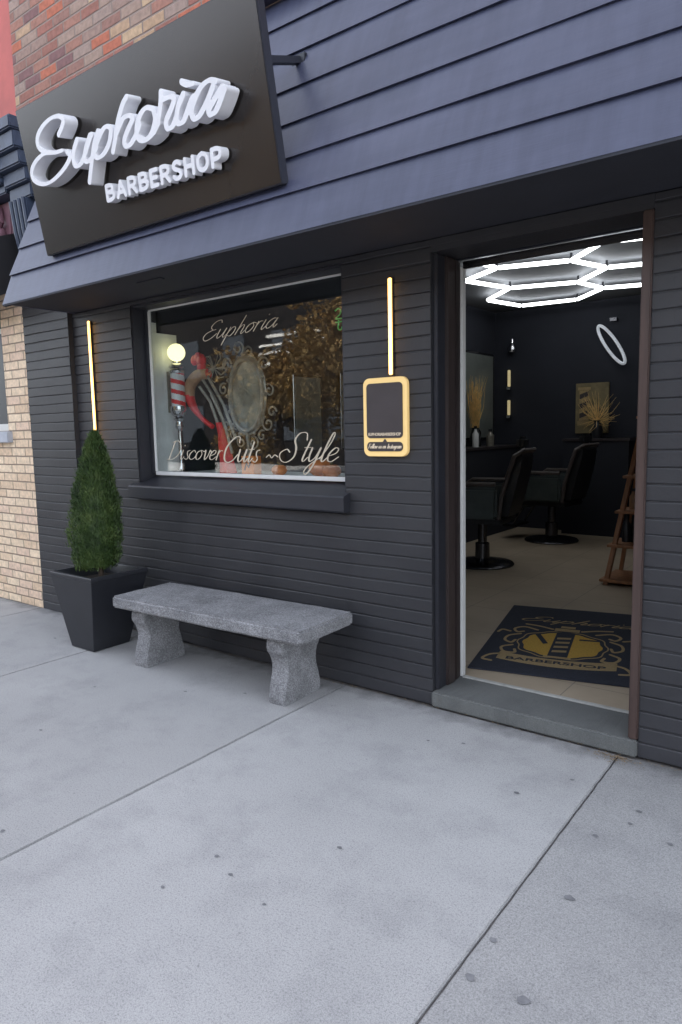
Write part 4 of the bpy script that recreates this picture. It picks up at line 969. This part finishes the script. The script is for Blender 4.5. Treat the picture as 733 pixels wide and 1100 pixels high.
block_text('mat_ribbon_writing', 'BARBERSHOP', c0x - .30, c0x + .30, .385, .425, .001, 'matnavy', MF @ CR @ Matrix.Translation((0, 0, .0116)), t, off=.02)

# ------------------------------------------------------------------ barber chairs (facing -x)
def barber_chair(loc, label, rot=0):
    t = thing('barber_chair', label, 'barber chair', loc, rot, 'barber chairs inside the shop')
    w = MB(); w.lathe([(0, 0), (.31, 0), (.315, .012), (.30, .028), (.16, .05), (.07, .07), (0, .07)], (0, 0, 0), 40); w.build('base', 'darkchrome', t, False, True)
    w = MB(); w.lathe([(0, .06), (.075, .06), (.07, .22), (.045, .23), (.045, .44), (0, .44)], (0, 0, 0), 24); w.build('column', 'darkchrome', t, False, True)
    w = MB(); w.box(-.27, .27, -.26, .26, .44, .50, .01); w.box(-.29, .25, -.25, .25, .501, .61, .035); w.build('seat', 'leather', t, False, True)
    w = MB(); w.box(-.30, -.24, -.24, .24, .40, .62, .02); w.build('front_panel', 'leather_grey', t, False, True)
    for s in (-1, 1):
        w = MB(); w.box(-.24, .24, s * .30 - .035, s * .30 + .035, .50, .80, .025); ar = w.build('armrest', 'leather_grey', t, False, True)
        w = MB(); w.tube([(-.28, s * .30, .60), (-.27, s * .30, .79), (-.20, s * .30, .835), (.22, s * .30, .835)], .022, 8); w.build('arm_trim', 'piping', ar, False, True)
        w.bm = None
    w = MB()
    sec = lambda x, z, th, hw: [(x, -hw, z), (x + th * .2, -hw + .03, z + .0), (x + th, -hw + .03, z), (x + th, hw - .03, z), (x + th * .2, hw - .03, z), (x, hw, z)]
    w.loft([sec(.20, .52, .12, .25), sec(.24, .70, .13, .26), (sec(.31, .95, .12, .25)), sec(.36, 1.08, .09, .23), sec(.40, 1.13, .03, .20)]); w.build('backrest', 'leather', t, False, True)
    w = MB(); w.tube([(.24, -.265, .50), (.27, -.27, .72), (.34, -.262, .96), (.385, -.25, 1.10), (.46, -.2, 1.15), (.50, 0, 1.15), (.46, .2, 1.15), (.385, .25, 1.10), (.34, .262, .96), (.27, .27, .72), (.24, .265, .5)], .022, 8); w.build('back_piping', 'piping', t, False, True)
    w = MB(); w.box(.36, .43, -.13, .13, 1.16, 1.28, .03); w.build('headrest', 'leather', t, False, True)
    w = MB(); w.tube([(-.26, -.15, .46), (-.42, -.15, .20)], .015, 8); w.tube([(-.26, .15, .46), (-.42, .15, .20)], .015, 8); w.box(-.56, -.38, -.19, .19, .16, .19, .01); w.build('footrest', 'darkchrome', t, False, True)
    return t
barber_chair((-3.06, 6.35, FZ), 'nearer black barber chair with round base, partly hidden by the door edge', R(8))
barber_chair((-3.0, 8.1, FZ), 'farther black barber chair on a round base near the back wall', R(-4))

# ladder shelf
t = thing('ladder_shelf', 'orange pine ladder shelf standing inside right of the doorway', 'shelf', (-1.45, 6.1, FZ))
def lad(z, side): # x of the leg at a height, y lean
    k = z / 1.75
    return (-1.765 + .28 * k if side < 0 else -1.05 - .28 * k)
for s in (-1, 1):
    w = MB(); w.loft([[(lad(z, s) - .018, 6.06 + .22 * z / 1.75, FZ + z), (lad(z, s) + .018, 6.06 + .22 * z / 1.75, FZ + z), (lad(z, s) + .018, 6.11 + .22 * z / 1.75, FZ + z), (lad(z, s) - .018, 6.11 + .22 * z / 1.75, FZ + z)] for z in (0, 1.75)]); w.build('leg', 'pine', t)
    w = MB(); w.loft([[(lad(z, s) - .015, 6.50 - .20 * z / 1.75, FZ + z), (lad(z, s) + .015, 6.50 - .20 * z / 1.75, FZ + z), (lad(z, s) + .015, 6.54 - .20 * z / 1.75, FZ + z), (lad(z, s) - .015, 6.54 - .20 * z / 1.75, FZ + z)] for z in (0, 1.72)]); w.build('leg', 'pine', t)
SHZ = [.03, .33, .62, .92, 1.42]
for z in SHZ:
    w = MB(); w.box(lad(z, -1) - .045, lad(z, 1) + .055, 6.02 + .22 * z / 1.75, 6.52 - .20 * z / 1.75, FZ + z, FZ + z + .022, .003); w.build('shelf', 'pine', t)
grp = 'bottles on the ladder shelf'
k = 0
for z, items in ((.92, [('mauve', .035, .22, 'dark pink bottle at the left end of the upper ladder shelf'), ('white', .03, .17, 'white bottle on the upper ladder shelf, right of the dark pink one'), ('leather', .035, .24, 'black bottle on the upper ladder shelf, last to the right')]),
                 (.62, [('tan', .03, .18, 'tan bottle at the left end of the middle ladder shelf'), ('mauve', .035, .20, 'pink bottle in the middle of the middle ladder shelf'), ('leather', .035, .22, 'black bottle on the middle ladder shelf, last to the right')]),
                 (.33, [('leather', .04, .24, 'black bottle at the left end of the lower ladder shelf'), ('darkchrome', .045, .20, 'grey bottle on the lower ladder shelf, right of the black one')])):
    for i, (m_, r_, h_, lb) in enumerate(items):
        bottle(lad(z, -1) + .052 + i * .085, 6.30, FZ + z + .0225, h_, r_, m_, lb, grp)

# wall mirror (left wall), lamps, shelf, plant, poster, ring
t = thing('wall_mirror', 'tall grey wall mirror on the left side wall beyond the open doorway', 'mirror', (-4.15, 8.4, 1.3))
w = MB(); w.box(-4.159, -4.14, 7.55, 8.92, 1.28, 2.42, .003); w.build('mirror_edge', 'darkchrome', t)
w = MB(); w.box(-4.1395, -4.135, 7.58, 8.89, 1.31, 2.39); w.build('mirror_pane', 'greymirror', t)
def small_mirror(y0, y1, z0, z1, label):
    t = thing('station_mirror', label, 'mirror', (-4.15, y0, z0), 0, 'station mirrors on the side wall')
    w = MB(); w.box(-4.159, -4.13, y0, y1, z0, z1, .004); w.build('mirror_edge', 'chrome', t)
    w = MB(); w.box(-4.1295, -4.124, y0 + .02, y1 - .02, z0 + .02, z1 - .02); w.build('mirror_pane', 'greymirror', t)
small_mirror(4.75, 5.15, 1.25, 1.95, 'narrow grey station mirror seen through the right part of the shop window, nearer the glass')
small_mirror(5.45, 5.95, 1.25, 2.0, 'wider grey station mirror seen at the right edge of the shop window')
def straw(c, n, spread, h, seed, name, label, burst=False):
    rs = random.Random(seed); t = thing(name, label, 'plant', c)
    w = MB()
    for k in range(n):
        a = rs.random() * 6.283; e = rs.uniform(.15, 1.0); L = h * rs.uniform(.45, 1)
        if burst: d = Vector((math.cos(a) * spread, .3 * rs.uniform(-1, 1), math.sin(a) * .9 + .35)) * L
        else: d = Vector((math.cos(a) * spread * e * .4, math.sin(a) * .15, 1)) * L
        p0 = Vector(c) + Vector((rs.gauss(0, .02), rs.gauss(0, .02), 0)); bend = Vector((rs.gauss(0, .03), 0, rs.gauss(0, .03)))
        w.tube([p0, p0 + d * .5 + bend, p0 + d], [.004, .003, .0012], 4)
    w.build('dried_stalks', 'straw', t)
    w = MB(); w.lathe([(0, -.22), (.055, -.22), (.07, -.12), (.04, -.02), (.05, 0), (0, 0)], c, 16); w.build('vase', 'leather', t, smooth=True)
straw((-3.96, 8.0, 1.44), 110, .5, .66, 3, 'dried_grass', 'golden dried grass in a dark vase before the wall mirror')
straw((-2.70, 8.80, 1.50), 90, .8, .34, 5, 'dried_grass', 'golden spiky dried grass burst in a vase by the back wall picture', True)
# dresser along the left wall and one along the back wall
def cabinet(x0, x1, y0, y1, z1, label):
    t = thing('counter', label, 'counter', ((x0 + x1) / 2, (y0 + y1) / 2, FZ))
    w = MB(); w.box(x0, x1, y0, y1, FZ, z1 - .035); w.build('cabinet', 'room_wall', t)
    w = MB(); w.box(x0 - .01, x1 + .015, y0 - .015, y1, z1 - .034, z1, .005); w.build('countertop', 'plate', t)
cabinet(-4.155, -3.80, 7.2, 8.98, 1.20, 'dark station counter under the tall wall mirror')
cabinet(-3.1, -2.3, 8.72, 8.99, 1.28, 'dark narrow counter against the back wall under the picture')
t = thing('wall_picture', 'dull gold picture of a striped barber pole on the back wall', 'picture', (-2.83, 8.98, 1.3))
w = MB(); w.box(-3.03, -2.62, 8.965, 8.998, 1.34, 1.97, .004); w.build('board', mat('olive gold board', (.20, .16, .08), .6, var=.3, nscale=8), t)
w = MB(); w.box(-2.98, -2.86, 8.955, 8.9645, 1.50, 1.88); w.box(-3.0, -2.84, 8.953, 8.9645, 1.885, 1.92); w.box(-3.0, -2.84, 8.953, 8.9645, 1.44, 1.495); pp = w.build('pole_figure', 'mattan', t)
w = MB()
for k in range(3): w.loft([[(-2.975, y, 1.53 + k * .12), (-2.865, y, 1.57 + k * .12), (-2.865, y, 1.63 + k * .12), (-2.975, y, 1.59 + k * .12)] for y in (8.950, 8.9545)])
w.build('pole_stripe', 'plate', pp)
t = thing('ring_light', 'pale ring shaped light tube hung high on the back wall', 'lamp', (-2.56, 8.95, 2.2))
w = MB(); tl = R(-28)
pts = []
for k in range(48):
    a = 2 * math.pi * k / 48; x, z = .125 * math.cos(a), .262 * math.sin(a)
    pts.append((-2.585 + x * math.cos(tl) * -1 + z * math.sin(-tl) * -1, 8.90, 2.475 + (-.06) + (x * math.sin(tl) * -1 + z * math.cos(tl))))
w.tube(pts, .019, 10, closed=True); w.build('ring_tube', 'dimled', t, smooth=True)
w = MB(); w.box(-2.62, -2.54, 8.93, 8.999, 2.70, 2.74); w.build('ring_mount', 'darkchrome', t)
def sconce(y, z, h, label):
    t = thing('sconce', label, 'wall light', (-3.92, y, z), 0, 'small wall lights at the back corner')
    w = MB(); w.box(-3.945, -3.915, y - .02, y + .02, z, z + h, .005); w.build('sconce_tube', 'led_warm_dim', t)
    w = MB(); w.box(-3.955, -3.905, y - .025, y + .03, z - .04, z - .001, .004); w.build('sconce_base', 'chrome', t)
M['led_warm_dim'] = mat('dim warm tube', (.7, .62, .4), .5, emit=(1, .82, .42), estr=.05)
sconce(8.95, 1.98, .22, 'upper small warm light tube at the back corner beside the wall mirror')
sconce(8.95, 1.60, .20, 'lower small warm light tube at the back corner beside the wall mirror')
t = thing('wall_lamp', 'small chrome lamp high at the back corner right of the mirror', 'lamp', (-3.88, 8.95, 2.5))
w = MB(); w.lathe([(0, 0), (.05, 0), (.06, .05), (.03, .12), (0, .12)], (-3.88, 8.93, 2.43), 16); w.build('lamp_shade', 'chrome', t, smooth=True)
w = MB(); w.tube([(-3.88, 8.99, 2.60), (-3.88, 8.93, 2.60), (-3.88, 8.93, 2.55)], .012, 6); w.build('lamp_arm', 'chrome', t)
for i, (x, y, h_, r_, m_, lb) in enumerate([(-3.93, 7.95, .26, .04, 'white', 'pale bottle on the station counter'), (-4.0, 8.15, .3, .045, 'darkchrome', 'dark bottle on the station counter, right of the pale one'), (-3.92, 8.35, .22, .05, 'silver', 'silver bottle on the station counter nearest the back corner')]):
    bottle(x, y, 1.2005, h_, r_, m_, lb, 'bottles on the station counter')

# hexagonal ceiling light
HZ = 2.915
V = {1: (-3.344, 6.53), 2: (-2.857, 6.21), 3: (-2.227, 6.40), 4: (-1.81, 5.94), 5: (-1.17, 6.14), 6: (-3.154, 7.185), 7: (-2.50, 7.40), 8: (-2.068, 6.91), 9: (-1.43, 7.10), 10: (-3.647, 7.68), 11: (-3.506, 8.32), 12: (-2.84, 8.39), 13: (-2.40, 7.90), 14: (-1.75, 8.10), 15: (-2.895, 5.90)}
t = thing('hexagon_light', 'large honeycomb of white light tubes on the shop ceiling', 'ceiling light', (-2.4, 7.0, HZ))
for a, b in ((15, 2), (2, 3), (3, 4), (4, 5), (2, 1), (1, 6), (6, 7), (7, 8), (8, 9), (8, 3), (6, 10), (10, 11), (11, 12), (12, 13), (13, 14), (13, 7)):
    p = Vector((*V[a], HZ)); q = Vector((*V[b], HZ)); d = (q - p).normalized() * .02
    w = MB(); w.tube([p + d, q - d], .019, 10); w.build('light_tube', 'led_hex', t, smooth=True)
w = MB()
w.free = None
for k in (2, 3, 6, 7, 8, 12, 13):
    w = MB(); w.tube([(*V[k], HZ + .01), (*V[k], 2.98)], .012, 6); w.build('hanging_post', 'darkchrome', t)

# ------------------------------------------------------------------ across the street (seen mirrored in the shop window)
def street_tree(x, y, h, r, label, seed):
    rs = random.Random(seed)
    t = thing('street_tree', label, 'tree', (x, y, 0), 0, 'autumn trees across the street')
    w = MB(); w.tube([(0, 0, 0), (.05, 0, h * .3), (-.05, .05, h * .55), (0, 0, h * .8)], [.16, .12, .08, .03], 10)
    for k in range(6):
        a = k * 1.05; w.tube([(0, 0, h * (.32 + .06 * k)), (math.cos(a) * r * .4, math.sin(a) * r * .4, h * (.45 + .06 * k)), (math.cos(a) * r * .75, math.sin(a) * r * .75, h * (.55 + .06 * k))], [.06, .04, .015], 6)
    w.build('trunk', 'bark', t, world=False)
    vs = []; fs = []
    cl = [(rs.gauss(0, .45) * r, rs.gauss(0, .45) * r, h * .66 + rs.gauss(0, .17) * h, rs.uniform(.25, .5) * r) for _ in range(34)]
    for k in range(13000):
        cx_, cy_, cz_, cr = rs.choice(cl); v = Vector((rs.gauss(0, 1), rs.gauss(0, 1), rs.gauss(0, 1))).normalized() * cr * rs.random() ** .4
        p = Vector((cx_, cy_, cz_)) + v; a = Vector((rs.gauss(0, 1), rs.gauss(0, 1), rs.gauss(0, 1))).normalized() * .085; b = a.orthogonal().normalized() * .06
        i = len(vs); vs += [p - a, p + b, p + a, p - b]; fs.append((i, i + 1, i + 2, i + 3))
    me = bpy.data.meshes.new('crown'); me.from_pydata([tuple(v) for v in vs], [], fs); me.materials.append(M['autumn'])
    o = bpy.data.objects.new('crown', me); COL.objects.link(o); o.parent = t
street_tree(-11.3, -9.5, 5.2, 2.0, 'golden street tree mirrored in the right part of the shop window', 11)
street_tree(-15.3, -10.5, 4.6, 1.9, 'golden street tree mirrored in the middle of the shop window', 12)
street_tree(-6.5, -10.0, 6.0, 2.2, 'golden street tree opposite, mirrored at the right edge of the glass', 13)
t = thing('opposite_building', 'brick row building across the street, seen only mirrored in the shop glass', 'building', (-12, -18, 0))
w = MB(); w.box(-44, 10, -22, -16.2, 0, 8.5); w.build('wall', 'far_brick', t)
for k in range(4):  # slats added and placed to mirror as pale streaks in the shop window
    w = MB(); w.box(-22.5 + .5 * k, -15.2 + .5 * (k % 2) - .6 * k, -16.195, -16.05, 4.35 + k * .36, 4.45 + k * .36); w.build('added_streak_slat', 'white', t)
for i in range(14):
    x = -33 + i * 3.05
    for z in (1.0, 4.0):
        w = MB(); w.box(x, x + 1.5, -16.19, -16.12, z, z + 1.7, .01); w.build('window', 'farwin', t)

# ------------------------------------------------------------------ light, sky, camera
world = bpy.data.worlds.new('World'); scene.world = world; world.use_nodes = True
nt = world.node_tree; bg = nt.nodes['Background']; sky = nt.nodes.new('ShaderNodeTexSky'); sky.sky_type = 'NISHITA'; sky.sun_disc = False
EL, AZ = 42, 15     # the sun stands behind the shop, so that the whole front lies in open shade
sky.sun_elevation = R(EL); sky.sun_rotation = R(AZ); sky.air_density = 1.0; sky.dust_density = 2.5; sky.ozone_density = 1.0
hs = nt.nodes.new('ShaderNodeHueSaturation'); hs.inputs['Saturation'].default_value = .36
nt.links.new(sky.outputs[0], hs.inputs['Color']); nt.links.new(hs.outputs[0], bg.inputs[0]); bg.inputs[1].default_value = .15
sd = bpy.data.lights.new('sun', 'SUN'); sd.energy = 3.2; sd.angle = R(.5); sd.color = (1, .93, .82)
so = bpy.data.objects.new('sun', sd); COL.objects.link(so)
sv = Vector((math.sin(R(AZ)) * math.cos(R(EL)), math.cos(R(AZ)) * math.cos(R(EL)), math.sin(R(EL))))
so.rotation_euler = sv.to_track_quat('Z', 'Y').to_euler(); so.location = sv * 30
cam = bpy.data.cameras.new('camera'); co = bpy.data.objects.new('camera', cam); COL.objects.link(co); scene.camera = co
yaw, tilt, roll, F = R(37.35025768), R(6.76668533), R(-1.19608815), 744.7229
f = Vector((-math.sin(yaw) * math.cos(tilt), math.cos(yaw) * math.cos(tilt), -math.sin(tilt)))
rt = Vector((math.cos(yaw), math.sin(yaw), 0)); up = rt.cross(f)
r2 = rt * math.cos(roll) + up * math.sin(roll); u2 = -rt * math.sin(roll) + up * math.cos(roll)
mw = Matrix((r2, u2, -f)).transposed().to_4x4(); mw.translation = (0, 0, 1.45); co.matrix_world = mw
cam.sensor_fit = 'VERTICAL'; cam.sensor_height = 36; cam.lens = F * 36 / 1100; cam.clip_start = .05; cam.clip_end = 500
scene.render.resolution_x = 682; scene.render.resolution_y = 1024
scene.view_settings.view_transform = 'Standard'; scene.view_settings.look = 'None'; scene.view_settings.gamma = 1; scene.view_settings.use_curve_mapping = False
scene.view_settings.exposure = 2.55
